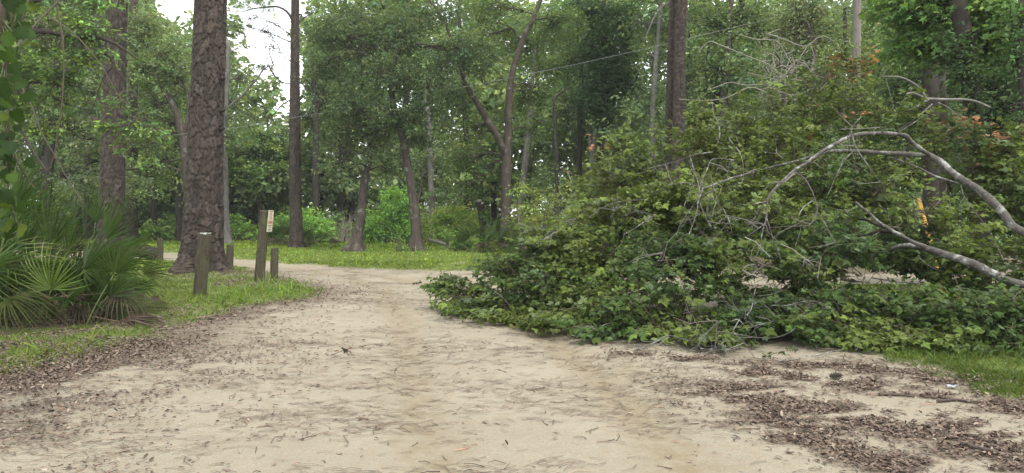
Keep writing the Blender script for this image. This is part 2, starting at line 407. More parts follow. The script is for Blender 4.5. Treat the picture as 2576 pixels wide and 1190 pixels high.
def ground_mat():
    m, n, l, b = new_mat('sand_soil_and_turf')
    v = n.new('ShaderNodeTexCoord').outputs['Object']
    at = n.new('ShaderNodeAttribute'); at.attribute_name = 'col'
    sp = n.new('ShaderNodeSeparateColor'); l.new(at.outputs['Color'], sp.inputs[0])
    lit, gr, dp = sp.outputs[0], sp.outputs[1], sp.outputs[2]
    n1 = noise(n, l, 1.3, 5, v, .6); n2 = noise(n, l, 9, 6, v, .65); n3 = noise(n, l, 60, 4, v, .7); n4 = noise(n, l, 40, 4, v, .75, (.35, 1.5, 1))
    sand = mixc(n, l, ramp(n, l, n1, .3, .7), (.243, .214, .156), (.293, .264, .2))
    sand = mixc(n, l, ramp(n, l, n2, .45, .85), sand, (.24, .2, .138))
    sand = mixc(n, l, ramp(n, l, n3, .55, .8), sand, (.4, .355, .268))
    sp2 = mnode(n, 'MULTIPLY', None, .55); l.new(ramp(n, l, n4, .62, .7), sp2.inputs[0])
    sand = mixc(n, l, sp2.outputs[0], sand, (.12, .09, .065))
    dm = mnode(n, 'MULTIPLY'); l.new(dp, dm.inputs[0]); l.new(ramp(n, l, n2, .2, .6), dm.inputs[1])
    sand = mixc(n, l, dm.outputs[0], sand, (.215, .175, .112))
    brown = mixc(n, l, ramp(n, l, n3, .35, .65), (.085, .066, .048), (.2, .16, .118))
    lf = mnode(n, 'MULTIPLY', None, 1.5); l.new(lit, lf.inputs[0])
    sb = mnode(n, 'SUBTRACT', None, .55); l.new(n2, sb.inputs[0])
    ad = mnode(n, 'ADD'); ad.use_clamp = True; l.new(lf.outputs[0], ad.inputs[0]); l.new(sb.outputs[0], ad.inputs[1])
    mu = mnode(n, 'MULTIPLY'); mu.use_clamp = True; l.new(ad.outputs[0], mu.inputs[0]); l.new(ramp(n, l, lit, 0, .25), mu.inputs[1])
    c = mixc(n, l, mu.outputs[0], sand, brown)
    turf = mixc(n, l, ramp(n, l, n2, .3, .7), (.075, .105, .024), (.115, .15, .034))
    turf = mixc(n, l, ramp(n, l, n3, .5, .8), turf, (.16, .14, .06))
    g2 = mnode(n, 'MULTIPLY', None, 1.15); g2.use_clamp = True; l.new(gr, g2.inputs[0])
    c = mixc(n, l, g2.outputs[0], c, turf)
    l.new(c, b.inputs['Base Color']); b.inputs['Roughness'].default_value = .95; b.inputs['Specular IOR Level'].default_value = .12
    a2 = mnode(n, 'ADD'); l.new(n2, a2.inputs[0]); l.new(n3, a2.inputs[1]); bump(n, l, a2.outputs[0], .8, .025, b)
    return m
M_GROUND = ground_mat()
def ground_obj(name, sel):
    q = quads[sel]; u, inv = np.unique(q.ravel(), return_inverse=True)
    bf = Buf(); bf.add(np.stack([gp[u, 0], gp[u, 1], g_h[u]], 1), inv.reshape(-1, 4), np.stack([g_lit[u], g_gr[u], g_dp[u]], 1))
    return tag(link(name, bf.mesh(name, M_GROUND, True)), kind='structure')
ground_obj('sand_road', on_road); ground_obj('ground', ~on_road)
def on_ground(pts, dz=0.):
    f = fields(pts); return np.concatenate([pts, (f[4] + dz)[:, None]], 1), f

# ------------------------------------------------------------------ ground cover: grass, leaf litter, needles (beyond counting)
def scatter_grass():
    rng = np.random.default_rng(21); b = Buf()
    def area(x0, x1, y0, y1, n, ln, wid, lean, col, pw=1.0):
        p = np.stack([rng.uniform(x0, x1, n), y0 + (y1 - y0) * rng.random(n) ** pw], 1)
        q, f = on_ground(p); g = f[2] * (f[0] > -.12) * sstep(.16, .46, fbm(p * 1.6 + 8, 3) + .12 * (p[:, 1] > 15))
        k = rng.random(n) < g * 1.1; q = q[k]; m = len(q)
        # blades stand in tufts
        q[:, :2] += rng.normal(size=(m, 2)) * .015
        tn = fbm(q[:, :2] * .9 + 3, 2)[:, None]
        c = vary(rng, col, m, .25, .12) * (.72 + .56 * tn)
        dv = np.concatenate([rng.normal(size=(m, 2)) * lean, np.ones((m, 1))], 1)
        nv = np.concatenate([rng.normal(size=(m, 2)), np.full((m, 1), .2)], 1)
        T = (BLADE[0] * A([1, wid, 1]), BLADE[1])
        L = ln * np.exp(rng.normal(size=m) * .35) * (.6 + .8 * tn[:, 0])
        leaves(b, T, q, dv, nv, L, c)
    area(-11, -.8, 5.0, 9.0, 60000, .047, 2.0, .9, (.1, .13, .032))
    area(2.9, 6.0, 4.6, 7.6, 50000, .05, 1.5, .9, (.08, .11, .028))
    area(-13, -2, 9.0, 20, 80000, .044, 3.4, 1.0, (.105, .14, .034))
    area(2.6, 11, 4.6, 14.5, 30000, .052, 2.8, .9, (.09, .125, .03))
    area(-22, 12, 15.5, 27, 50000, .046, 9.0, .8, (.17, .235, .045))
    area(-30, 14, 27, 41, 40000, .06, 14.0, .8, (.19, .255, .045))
    # taller weedy blades along the verge edge
    area(-4.6, -2.6, 10.2, 13.6, 700, .15, .8, .45, (.13, .2, .04))
    area(-8, -2.2, 6.4, 8.6, 700, .11, 1.0, .6, (.14, .2, .04))
    area(4.2, 6.5, 5.0, 7.2, 700, .12, .9, .6, (.1, .15, .034))
    return tag(link('grass', b.mesh('grass', M_GRASS)), 'short patchy green grass on the verges and the far lawn', 'grass', kind='stuff')
scatter_grass()

def scatter_litter():
    rng = np.random.default_rng(5); b = Buf()
    def go(x0, x1, y0, y1, n, s, pw=1., floor=0.):
        p = np.stack([rng.uniform(x0, x1, n), y0 + (y1 - y0) * rng.random(n) ** pw], 1)
        q, f = on_ground(p, .006); k = rng.random(n) < np.clip(f[1] ** 1.3 * .8 + floor, 0, 1); q = q[k]; m = len(q)
        pal = A([[.125, .092, .066], [.085, .06, .045], [.165, .125, .095], [.06, .043, .034], [.14, .096, .066], [.22, .18, .14]])
        c = pal[rng.choice(6, m, p=[.28, .25, .17, .14, .1, .06])] * np.exp(rng.normal(size=(m, 1)) * .2)
        q[:, 2] += rng.random(m) * .01
        dv = np.concatenate([rng.normal(size=(m, 2)), rng.normal(size=(m, 1)) * .22], 1)
        nv = np.concatenate([rng.normal(size=(m, 2)) * .3, np.ones((m, 1))], 1)
        leaves(b, LEAF_DEAD, q, dv, nv, s * np.exp(np.clip(rng.normal(size=m), -1.6, 1.3) * .34), c)
    go(-5.5, -.2, 3.3, 7.5, 120000, .031)
    go(-9, -.5, 7.5, 16, 60000, .042)
    go(.6, 5.5, 3.2, 8.2, 165000, .031)
    go(-4, 4, 3.4, 12, 500, .042, floor=.35)
    return tag(link('leaf_litter', b.mesh('leaf_litter', M_DRY)), 'brown dead leaves drifted along both edges of the sand road', 'leaf litter', kind='stuff')
scatter_litter()

def scatter_needles():
    rng = np.random.default_rng(9); b = Buf()
    n = 42000
    p = np.stack([rng.uniform(-7, 6, n), 3.2 + 15 * rng.random(n) ** 1.35], 1)
    k = rng.random(n) < np.clip((fbm(p * A([.8, 2.2]) + 70, 3) - .38) * 3.2, .03, 1) * (np.abs(p[:, 0]) < p[:, 1] * .85 + .5)
    p = p[k]; q, f = on_ground(p, .006); k = (f[0] < .1); q = q[k]; m = len(q)
    ang = rng.normal(size=m) * .5 + np.where(rng.random(m) < .5, 0, math.pi) + .12
    L = rng.uniform(.05, .15, m) * (1 + .03 * q[:, 1]); dv = np.stack([np.cos(ang), np.sin(ang), rng.normal(size=m) * .03], 1)
    c = vary(rng, (.105, .072, .05), m, .4, .06)
    sd = norm(np.stack([-dv[:, 1], dv[:, 0], np.zeros(m)], 1)); bow = rng.normal(size=m)[:, None] * .14 * L[:, None]
    w = (.0016 + .00025 * q[:, 1])[:, None]
    mid = q + sd * bow
    V = np.stack([q - dv * L[:, None] / 2 - sd * w, q - dv * L[:, None] / 2 + sd * w, mid + sd * w + A([0, 0, .006]), mid - sd * w + A([0, 0, .006]), q + dv * L[:, None] / 2 + sd * w * .5, q + dv * L[:, None] / 2 - sd * w * .5], 1)
    F = (A([[0, 3, 2, 1], [3, 5, 4, 2]])[None] + (np.arange(m) * 6)[:, None, None]).reshape(-1, 4)
    b.add(V.reshape(-1, 3), F, np.repeat(c, 6, 0))
    # short twigs and crumbs of bark
    n = 900; p = np.stack([rng.uniform(-4, 4.5, n), 3.3 + 9 * rng.random(n) ** 1.4], 1); q, f = on_ground(p, .008); q = q[f[0] < 0]; n = len(q)
    ang = rng.uniform(0, 6.28, n); L = rng.uniform(.02, .13, n); dv = np.stack([np.cos(ang), np.sin(ang), np.zeros(n)], 1) * L[:, None]
    sticks(b, q - dv / 2, q + dv / 2, .0035, .002, vary(rng, (.13, .09, .07), n, .4), .1, rng=rng)
    return tag(link('pine_needles', b.mesh('pine_needles', M_DRY)), 'rust brown pine needles strewn over the pale sand road', 'pine needles', kind='stuff')
scatter_needles()
# ------------------------------------------------------------------ trees
SKYGAP = [A([(395, -60), (395, 25), (430, 45), (470, 48), (495, 60), (495, -60)]),
          A([(600, -60), (610, 30), (618, 90), (640, 130), (628, 175), (660, 205), (690, 235), (712, 262), (730, 268), (757, 250), (764, 150), (752, 60), (765, 20), (775, -60)])]
def in_gap(p):
    u, v = proj(p); q = np.stack([u, v], 1); k = np.zeros(len(q), bool)
    for g in SKYGAP: k |= sdist(q, g) > 4 + (vnoise(q * .03) - .5) * 44 + (vnoise(q * .13 + 5) - .5) * 34
    k &= _h((q[:, 0] * 7).astype(int), (q[:, 1] * 7).astype(int), (q[:, 0] * 0).astype(int) + 5) < .9
    return k
PINE_DETAIL = {}
def bark_plates(cell_w, cell_h, depth, seed, flare=0., zb=0., roots=0):
    """radius function: raised irregular bark plates with fissures between them"""
    def f(R, a, c):
        r0 = R.mean(); S = a[None, :] / (2 * np.pi); z = np.broadcast_to(c[:, 2:3], R.shape)
        nW = max(6, int(round(2 * np.pi * r0 / cell_w)))
        s = S * nW; p3 = np.stack([np.cos(a)[None, :] * R, np.sin(a)[None, :] * R, z], -1)
        w1 = fbm(p3 * A([5, 5, 2.5]) + seed, 3) - .5; w2 = fbm(p3 * A([5, 5, 2.5]) + seed + 50, 3) - .5
        sx = s + w1 * 2.4 + (fbm(p3 * 22 + seed, 2) - .5) * .7; sy = z / cell_h + w2 * 2.2 + (fbm(p3 * 22 + seed + 9, 2) - .5) * .5
        ix, iy = np.floor(sx).astype(int), np.floor(sy).astype(int)
        f1 = np.full(R.shape, 9.); f2 = f1.copy(); cid = np.zeros(R.shape); tx = np.zeros(R.shape)
        for dx in (-1, 0, 1):
            for dy in (-1, 0, 1):
                jx, jy = ix + dx, iy + dy; jm = np.mod(jx, nW); k = np.full(jm.shape, seed)
                px = jx + .5 + .75 * (_h(jm, jy, k) - .5) + .5 * (np.mod(jy, 2) - .5); py = jy + .5 + .7 * (_h(jm, jy, k + 7) - .5)
                d = np.hypot(sx - px, sy - py); m = d < f1
                f2 = np.where(m, f1, np.minimum(f2, d)); tx = np.where(m, sy - py, tx)
                cid = np.where(m, _h(jm, jy, k + 3), cid); f1 = np.where(m, d, f1)
        e = sstep(.0, .15, f2 - f1)
        R2 = R + depth * (e - .6) + depth * .9 * (cid - .5) * e - depth * .5 * tx * e + depth * .5 * (fbm(p3 * 28, 2) - .5)
        if flare:
            hz = np.clip(c[:, 2:3] - zb, 0, 9); R2 = R2 + flare * np.exp(-hz / .28) * (1 + .45 * np.sin(a[None] * roots + seed) + .3 * np.sin(a[None] * (roots + 2)))
        f.col = .5 * (1 - .45 * (1 - e)[..., None] * A([1, 1.05, 1.1])) * (.68 + .64 * cid[..., None]) * (1 + A([.06, 0, -.03]) * ((_h((cid * 999).astype(int), ix * 0, ix * 0) - .5)[..., None]))
        return R2
    return f
def root_flare(amount, zb, roots=5, seed=0., h=.3, rough=.12):
    def f(R, a, c):
        hz = np.clip(c[:, 2:3] - zb, 0, 9)
        p3 = np.stack([np.cos(a)[None, :] + 0 * R, np.sin(a)[None, :] + 0 * R, c[:, 2:3] * .6 + 0 * R], -1)
        return R * (1 + rough * 2 * (fbm(p3 * 1.7 + seed, 3) - .5)) + amount * np.exp(-hz / h) * (1 + .55 * np.sin(a[None] * roots + seed) + .25 * np.sin(a[None] * (roots * 2 + 1)))
    return f
def trunk_mesh(name, parent, pts, mat, origin, seg=12, n=None, rfun=None, wob=.0, rough=.1):
    b = Buf(); c, r = tube(b, pts, n or max(10, len(pts) * 6), seg, wob, 0 if rfun else rough, rfun=rfun)
    if rfun is not None and hasattr(rfun, 'col'):
        cc = rfun.col.reshape(-1, 3); b.C[-1] = np.concatenate([cc, cc[:1], cc[-1:]])
    o = link(name, b.mesh(name, mat, True, origin), parent); return c, r
def P4(u, v, d, r): return np.append(P(u, v, d), r)

LIVE = (.062, .088, .035); MIDG = (.066, .105, .03); BRIGHT = (.1, .165, .035); DARKG = (.038, .062, .024); YELG = (.14, .18, .04); GREYG = (.085, .105, .055)

def tree(name, label, cat, d, trunk, lobes, mat, limbs=(), color=LIVE, leaf=LEAF_RHOMB, size=.115, dens=26, m=20, spread=.36, gap=.4, shell=.5, alt=None, altp=0.,
         flare=0., roots=5, seed=1, up=.75, droop=.15, seg=12, clip=False, twigs=True, twcol=(.1, .085, .07), group=None, leafmat=None, camt=.2, auto=True, upper=0, wob=.06, rfun=None, ntr=None):
    """trunk rows (u, v, radius m[, depth offset]); lobes (u, v, depth offset, ru, rv in px, depth m); all given at distance d"""
    rng = np.random.default_rng(seed); pxm = d / FPX
    T = A([P4(t[0], t[1], d + (t[3] if len(t) > 3 else 0), t[2]) for t in trunk])
    gz = float(hgt(T[0, :2])[0]); base = A([T[0, 0], T[0, 1], gz])
    if T[0, 2] > gz - .05: T[0, 2] = gz - .08
    root = empty(name, base, label, cat, group)
    rf = rfun if rfun is not None else (root_flare(flare, gz, roots, seed) if flare else None)
    c, r = trunk_mesh('trunk', root, T, mat, base, seg, ntr, rf, wob)
    tips = [c[len(c) // 3:]]
    for L in limbs:
        pts = A([P4(q[0], q[1], d + q[2], q[3]) for q in L]); cc, _ = trunk_mesh('limb', root, pts, mat, base, 8, None, None, .12, .12); tips.append(cc)
    W = [(*P(u, v, d + o), ru * pxm, rd, rv * pxm) for u, v, o, ru, rv, rd in lobes]
    if upper:                                                     # the part of the crown above the picture
        top = T[-1, :3]
        for k in range(3): W.append((top[0] + rng.normal() * 1.2, top[1] + rng.normal(), top[2] + 1.2 + k * 1.1, upper, upper, upper * .55, .45))
    if W:
        cen, ax = cloud(W, dens * 1.5, rng, gap + .05, gscale=.75, shell=shell)
        if clip:
            k = ~in_gap(cen); cen, ax = cen[k], ax[k]
        allt = np.concatenate(tips)
        if auto:
            bb = Buf(); bb.n0 = 0
            for w in W:
                q = A(w[:3]); dd = np.linalg.norm(allt - q, axis=1) + np.maximum(0, allt[:, 2] - q[2]) * 1.5; s = allt[dd.argmin()]
                mid = (s + q) / 2 + A([0, 0, .12]) * np.linalg.norm(q - s) + rng.normal(size=3) * .15
                rr = .03 + .012 * max(w[3], w[5])
                b1 = Buf(); cc, _ = tube(b1, [np.append(s, rr), np.append(mid, rr * .75), np.append(q, rr * .4)], 8, 6, .1); link('branch', b1.mesh('branch', mat, True, base), root)
                near = cen[np.linalg.norm((cen - q) / A(w[3:6]), axis=1) < 1.15]
                if len(near) and twigs:
                    pick = near[rng.choice(len(near), min(len(near), 46), replace=False)]
                    src = cc[rng.integers(3, 8, len(pick))]; sticks(bb, src, pick, rr * .3, .006, A([.5, .5, .5]), .1, rng=rng)
            if bb.n: link('twigs', bb.mesh('twigs', mat, True, base), root)['kind'] = 'stuff'
        fb = Buf()
        cl = (lambda p: ~in_gap(p)) if clip else None
        foliage(fb, cen, ax, rng, m, spread, leaf, size, color, up, droop, camt=camt, alt=alt, altp=altp, clip=cl)
        link('crown', fb.mesh('crown', leafmat or M_LEAF, False, base), root)
    return root

# --- tall pines with plated bark
def pine(label, d, trunk, cell=(.085, .15), depth=.022, seg=56, n=150, flare=0., roots=6, seed=3, knots=(), crown=True):
    T = [P4(*t[:2], d, t[2]) for t in trunk]; gz = float(hgt(A(T[0][:2]))[0]); base = A([T[0][0], T[0][1], gz])
    T[0][2] = gz - .12
    top = T[-1].copy(); lean = (T[-1] - T[-2])[:3]; lean = lean / lean[2]
    up = top.copy(); up[:3] += lean * (16 - top[2]); up[3] = top[3] * .55
    root = empty('pine_tree', base, label, 'pine tree')
    rf = bark_plates(cell[0], cell[1], depth, seed, flare, gz, roots)
    trunk_mesh('trunk', root, T, M_PINE, base, seg, n, rf)
    trunk_mesh('upper_trunk', root, [top, (top + up) / 2, up], M_PINE, base, 12, 14)
    for (u, v, ln) in knots:
        kb = Buf(); q = P(u, v, d - .12); tube(kb, [np.append(q + A([-.05, .05, 0]), .045), np.append(q + A([ln * .6, -.03, .01]), .035), np.append(q + A([ln, -.05, .03]), .02)], 6, 7, .03)
        link('branch_stub', kb.mesh('branch_stub', M_DARKB, True, base), root)
    if crown:
        rng = np.random.default_rng(seed); b = Buf(); tb = Buf(); tp = up[:3]
        for k in range(16):
            an = rng.uniform(0, 6.28); zz = tp[2] - rng.uniform(0, 4.2); q0 = tp + lean * (zz - tp[2]); L = rng.uniform(1.2, 2.6)
            q1 = q0 + A([math.cos(an) * L, math.sin(an) * L, rng.uniform(.1, .8)])
            tube(tb, [np.append(q0, .05), np.append((q0 + q1) / 2 + A([0, 0, .15]), .035), np.append(q1, .015)], 6, 5)
            for j in range(9): needle_tuft(b, rng, q0 + (q1 - q0) * rng.uniform(.45, 1.05) + rng.normal(size=3) * .22)
        link('limbs', tb.mesh('limbs', M_PINE, True, base), root); link('crown', b.mesh('crown', M_LEAF, False, base), root)
    return root, base
def needle_tuft(b, rng, q, n=46, L=.24, col=(.085, .13, .03)):
    dv = norm(rng.normal(size=(n, 3)) + A([0, 0, .5])); leaves(b, (LEAF_NEEDLE[0] * A([1, 1.7, 1]), LEAF_NEEDLE[1]), np.tile(q, (n, 1)), dv, rng.normal(size=(n, 3)), L * rng.uniform(.7, 1.2, n), vary(rng, col, n, .2))

pine('massive plated-bark pine between the posts, thickest trunk in view', 15.9,
     [(508, 697, .44), (510, 640, .42), (512, 560, .42), (515, 420, .385), (519, 300, .365), (523, 200, .352), (527, 100, .342), (530, 0, .33), (532, -60, .325)],
     (.105, .24), .024, 140, 400, .2, 7, 3, knots=((558, 200, .1), (556, 280, .12), (557, 325, .08), (556, 520, .08), (555, 600, .06)))
pine('dark upright pine rising behind the palmetto clump', 20.0,
     [(277, 662, .36), (279, 560, .335), (283, 450, .31), (287, 300, .292), (290, 150, .275), (295, 0, .265), (297, -60, .26)], (.1, .17), .026, 84, 220, .12, 6, 8)
pine('slimmer reddish pine half hidden behind the dark palmetto-side pine', 32.0,
     [(333, 617, .24), (333, 500, .215), (334, 380, .2), (335, 200, .19), (336, 0, .18)], (.12, .2), .02, 30, 110, .06, 5, 12)
pc_root, pc_base = pine('tall straight pine on the lawn with palmettos round its foot', 28.6,
     [(746, 627, .28), (745, 560, .245), (742, 450, .232), (742, 300, .215), (742, 150, .18), (743, 0, .155), (744, -60, .15)], (.11, .18), .02, 44, 200, .08, 5, 15)
# bare dead limbs and one green bough on that pine
def pine_boughs():
    rng = np.random.default_rng(4); d = 28.6; b = Buf()
    def limb(pts, r0, tw=0, ln=.6):
        c, r = tube(b, [P4(u, v, d + o, rr) for u, v, o, rr in pts], 14, 6, .06)
        if tw:
            i = rng.integers(4, 14, tw); s = c[i]; e = s + norm(rng.normal(size=(tw, 3)) * A([1, .6, .7]) + A([-.8, 0, .25])) * rng.uniform(.25, ln, (tw, 1))
            sticks(b, s, e, .013, .006, A([.5, .5, .5]), .12, rng=rng)
            j = rng.integers(0, tw, tw * 3); e2 = e[j] + norm(rng.normal(size=(tw * 3, 3)) + A([-.5, 0, .2])) * rng.uniform(.12, .4, (tw * 3, 1))
            sticks(b, (s[j] + e[j]) / 2 + (e[j] - s[j]) * .3, e2, .009, .005, A([.5, .5, .5]), .12, rng=rng)
    limb([(738, 55, 0, .06), (722, 30, -.2, .05), (700, 18, -.4, .045), (670, 18, -.6, .04), (640, 22, -.8, .03), (610, 30, -1, .02)], 0)
    limb([(736, 92, 0, .03), (710, 72, -.3, .022), (680, 55, -.5, .014), (650, 45, -.8, .006)], 0, 26)
    limb([(736, 108, 0, .03), (705, 95, .3, .02), (670, 80, .5, .012), (635, 70, .7, .005)], 0, 26)
    limb([(736, 160, 0, .03), (715, 140, .3, .02), (695, 110, .4, .012), (680, 85, .5, .006)], 0, 18)
    limb([(734, 250, 0, .03), (712, 262, -.2, .024), (692, 285, -.3, .018), (672, 305, -.3, .01)], 0, 8, .35)
    limb([(734, 212, 0, .026), (712, 207, .2, .02), (690, 190, .3, .012), (675, 160, .3, .006)], 0, 14)
    limb([(748, 205, 0, .03), (765, 215, .3, .02), (782, 228, .4, .01)], 0, 6, .3)
    limb([(750, 60, 0, .03), (775, 40, .3, .02), (800, 30, .4, .008)], 0, 10, .4)
    link('dead_limb', b.mesh('dead_limb', M_PINE, True, pc_base), pc_root)
    f = Buf()
    for k in range(120):
        u = rng.uniform(575, 690); v = rng.normal() * 12 + 6 - (u - 630) ** 2 * .0005
        needle_tuft(f, rng, P(u, v, d - .6 + rng.normal() * .3), 30, .22, (.12, .19, .035))
    link('needle_bough', f.mesh('needle_bough', M_LEAF, False, pc_base), pc_root)
pine_boughs()
pine('twin-stemmed pine, front stem, rising behind the fallen tree', 19.0,
     [(1705, 668, .165), (1705, 500, .16), (1705, 400, .158), (1707, 300, .156), (1709, 200, .152), (1711, 100, .148), (1715, 0, .143), (1717, -60, .14)], (.06, .11), .02, 64, 300, .05, 5, 21)
pine('twin-stemmed pine, rear stem leaning left, rising behind the fallen tree', 19.5,
     [(1684, 665, .14), (1684, 500, .135), (1683, 400, .132), (1686, 300, .13), (1689, 200, .126), (1692, 100, .122), (1696, 0, .118), (1698, -60, .115)], (.06, .11), .02, 54, 280, .05, 5, 23)

# --- oaks standing on the lawn
tree('oak_tree', 'small grey oak leaning right with a flared foot on the lawn', 'oak tree', 25.9,
     [(893, 640, .2), (898, 600, .19), (905, 560, .175), (912, 500, .16), (918, 450, .145), (926, 415, .12), (932, 370, .08)],
     [(850, 365, .3, 62, 48, .9), (905, 330, .2, 70, 45, 1), (960, 360, 0, 55, 45, .9), (835, 420, -.1, 40, 28, .6), (900, 415, -.6, 45, 26, .6), (980, 430, .4, 40, 26, .6), (870, 290, .5, 60, 40, .8)],
     M_OAK, flare=.24, roots=4, seed=31, color=(.075, .1, .042), size=.1, seg=20, ntr=50)
tree('oak_tree', 'dark oak with a knotted leaning trunk and the widest dense crown', 'oak tree', 25.9,
     [(1047, 640, .2), (1047, 600, .19), (1046, 560, .185), (1043, 530, .19), (1038, 490, .16), (1028, 430, .15), (1018, 380, .145), (1014, 350, .15), (1004, 320, .13), (990, 270, .11), (985, 200, .09), (1000, 130, .06)],
     [(900, 110, .3, 105, 62, 1.6), (1010, 90, 0, 110, 65, 1.8), (1120, 130, .2, 105, 62, 1.6), (1200, 140, .6, 80, 50, 1.3), (830, 90, .8, 75, 45, 1.2), (960, 190, -.5, 95, 55, 1.3), (1080, 215, -.5, 90, 52, 1.3),
      (880, 250, -.3, 70, 45, 1.1), (990, 290, -.5, 72, 42, 1.1), (860, 320, 0, 48, 34, .9), (950, 330, .3, 60, 36, .9), (1050, 300, .2, 60, 36, .9), (1150, 235, 2.6, 60, 40, .8), (805, 165, .9, 50, 48, 1), (1060, 40, .8, 130, 40, 1.3), (900, 40, 1, 110, 40, 1.3), (1055, 355, .3, 40, 24, .6)],
     M_OAK, limbs=[[(1044, 530, 0, .06), (1056, 490, .2, .05), (1062, 450, .2, .035), (1058, 400, .2, .02)], [(1012, 345, 0, .08), (985, 320, -.2, .06), (950, 330, -.2, .03)]],
     flare=.18, roots=5, seed=37, color=(.044, .066, .03), size=.1, seg=20, ntr=60, dens=34, m=22, alt=(.06, .085, .035), altp=.35, rfun=None)
tree('oak_tree', 'tall forked oak beside the palmettos, its limbs parting above the lawn', 'oak tree', 28.0,
     [(1271, 632, .22), (1271, 580, .21), (1273, 500, .2), (1274, 430, .21), (1276, 400, .2), (1278, 340, .17), (1280, 280, .16), (1282, 230, .14), (1292, 170, .12), (1312, 110, .11), (1335, 60, .1), (1360, 0, .085), (1372, -40, .07)],
     [(1190, 320, 1.6, 70, 45, 1.0), (1160, 400, 1.4, 60, 42, 1.0), (1320, 250, 1.5, 55, 50, 1.), (1240, 90, 1.8, 85, 60, 1.2), (1330, 130, 1.9, 80, 60, 1.2), (1400, 60, .5, 80, 60, 1.4), (1370, 230, .6, 60, 50, 1.1), (1330, 330, .4, 52, 36, .9), (1230, 430, .6, 40, 30, .8), (1180, 480, .9, 50, 30, .8), (1240, 10, .6, 80, 40, 1.2)],
     M_OAK, limbs=[[(1275, 400, 0, .15), (1255, 350, -.2, .14), (1225, 300, -.4, .13), (1195, 250, -.6, .12), (1172, 215, -.7, .1), (1160, 180, -.6, .07), (1120, 60, -.3, .06), (1080, 0, -.2, .05)]],
     flare=.1, roots=5, seed=41, color=(.062, .09, .032), size=.11, seg=18, ntr=60, alt=(.08, .12, .032), altp=.3)
tree('oak_tree', 'slender young oak with pale green layered boughs behind the sign post', 'oak tree', 40.0,
     [(651, 603, .12), (652, 560, .11), (655, 500, .1), (657, 440, .08), (660, 390, .05)],
     [(620, 360, 0, 62, 18, 1.2), (690, 375, .3, 60, 18, 1.2), (600, 400, -.3, 46, 16, 1), (720, 420, .4, 40, 17, 1), (650, 420, -.5, 62, 18, 1), (625, 455, -.3, 44, 16, .9), (690, 460, .2, 44, 18, .9), (655, 335, .2, 46, 16, 1), (580, 440, .4, 34, 16, .9)],
     M_OAK, seed=43, color=(.1, .15, .042), size=.14, dens=26, m=16, spread=.42, gap=.36)
tree('grey_tree', 'grey trunk standing close behind the massive pine', 'tree', 32.6,
     [(572, 618, .2), (569, 560, .17), (566, 480, .16), (565, 400, .15), (567, 300, .13), (572, 200, .11), (575, 100, .08)],
     [(575, 260, .5, 55, 40, 1.3), (600, 200, .2, 60, 45, 1.3), (660, 170, .4, 46, 24, .9), (610, 300, 0, 52, 40, 1.2), (585, 130, .5, 40, 40, 1.2), (680, 120, .3, 26, 14, .6)],
     M_PALEB, limbs=[[(572, 270, 0, .07), (610, 240, .1, .055), (640, 205, .2, .045), (670, 170, .2, .03), (700, 162, .2, .015)]], flare=.12, seed=47, color=(.075, .108, .04), size=.12, dens=13, m=14, gap=.44, upper=0)
tree('dark_tree', 'narrow dark tree with a grey lower trunk right of the lawn pine', 'tree', 38.0,
     [(795, 607, .2), (795, 540, .19), (793, 450, .18), (794, 380, .18), (795, 320, .17), (793, 260, .15), (790, 200, .12), (784, 150, .07)],
     [(800, 250, .8, 45, 50, 1.2), (810, 190, .8, 45, 45, 1.2), (840, 280, 1, 42, 45, 1.2), (770, 300, 1, 26, 30, .8)],
     M_DARKB, limbs=[[(795, 300, 0, .1), (803, 260, 0, .08), (806, 225, 0, .05)], [(793, 225, 0, .05), (775, 205, 0, .04), (757, 190, 0, .02)]], seed=53, color=(.058, .085, .03), size=.15, dens=20, m=18, clip=True)
tree('pale_tree', 'bare whitish trunk glimpsed through the wide oak crown', 'tree', 36.0,
     [(1088, 613, .16), (1086, 500, .16), (1082, 400, .15), (1078, 310, .15), (1072, 260, .13), (1066, 200, .09)], [(1090, 390, 1, 60, 60, 1.4), (1110, 470, .6, 60, 45, 1.3), (1060, 440, 1, 60, 45, 1.2)], M_PALEB, seed=59, color=(.085, .118, .05), size=.14, dens=20, m=18)
tree('grey_tree', 'pale grey trunk slanting just right of the forked oak', 'tree', 33.0,
     [(1308, 621, .17), (1312, 540, .16), (1317, 460, .16), (1325, 380, .15), (1330, 330, .13), (1338, 230, .1), (1345, 100, .08)], [(1350, 300, .8, 50, 50, 1.3), (1370, 160, .8, 60, 60, 1.5), (1345, 420, .8, 46, 40, 1.1)], M_PALEB, seed=61, color=(.068, .1, .036), size=.13, dens=22, m=18)
tree('slender_tree', 'thin dark crooked sapling left of the ivy-clad tree', 'tree', 24.0,
     [(1400, 645, .07), (1400, 560, .065), (1398, 480, .06), (1399, 400, .055), (1397, 320, .05), (1396, 255, .045), (1412, 230, .03), (1440, 218, .012)], [(1380, 430, .4, 34, 60, .8), (1415, 520, .3, 32, 50, .8)], M_DARKB, seed=67, color=(.062, .092, .035), size=.1, dens=20, m=16, wob=.14)
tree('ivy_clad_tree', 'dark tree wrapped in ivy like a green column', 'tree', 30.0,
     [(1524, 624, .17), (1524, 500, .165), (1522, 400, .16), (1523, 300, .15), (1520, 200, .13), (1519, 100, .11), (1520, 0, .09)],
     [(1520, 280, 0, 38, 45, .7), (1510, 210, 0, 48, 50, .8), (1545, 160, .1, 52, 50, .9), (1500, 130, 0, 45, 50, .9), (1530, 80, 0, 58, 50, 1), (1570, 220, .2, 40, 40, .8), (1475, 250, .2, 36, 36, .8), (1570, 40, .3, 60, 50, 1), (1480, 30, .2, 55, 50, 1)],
     M_DARKB, seed=71, color=(.03, .055, .022), size=.13, dens=34, m=22, gap=.33)
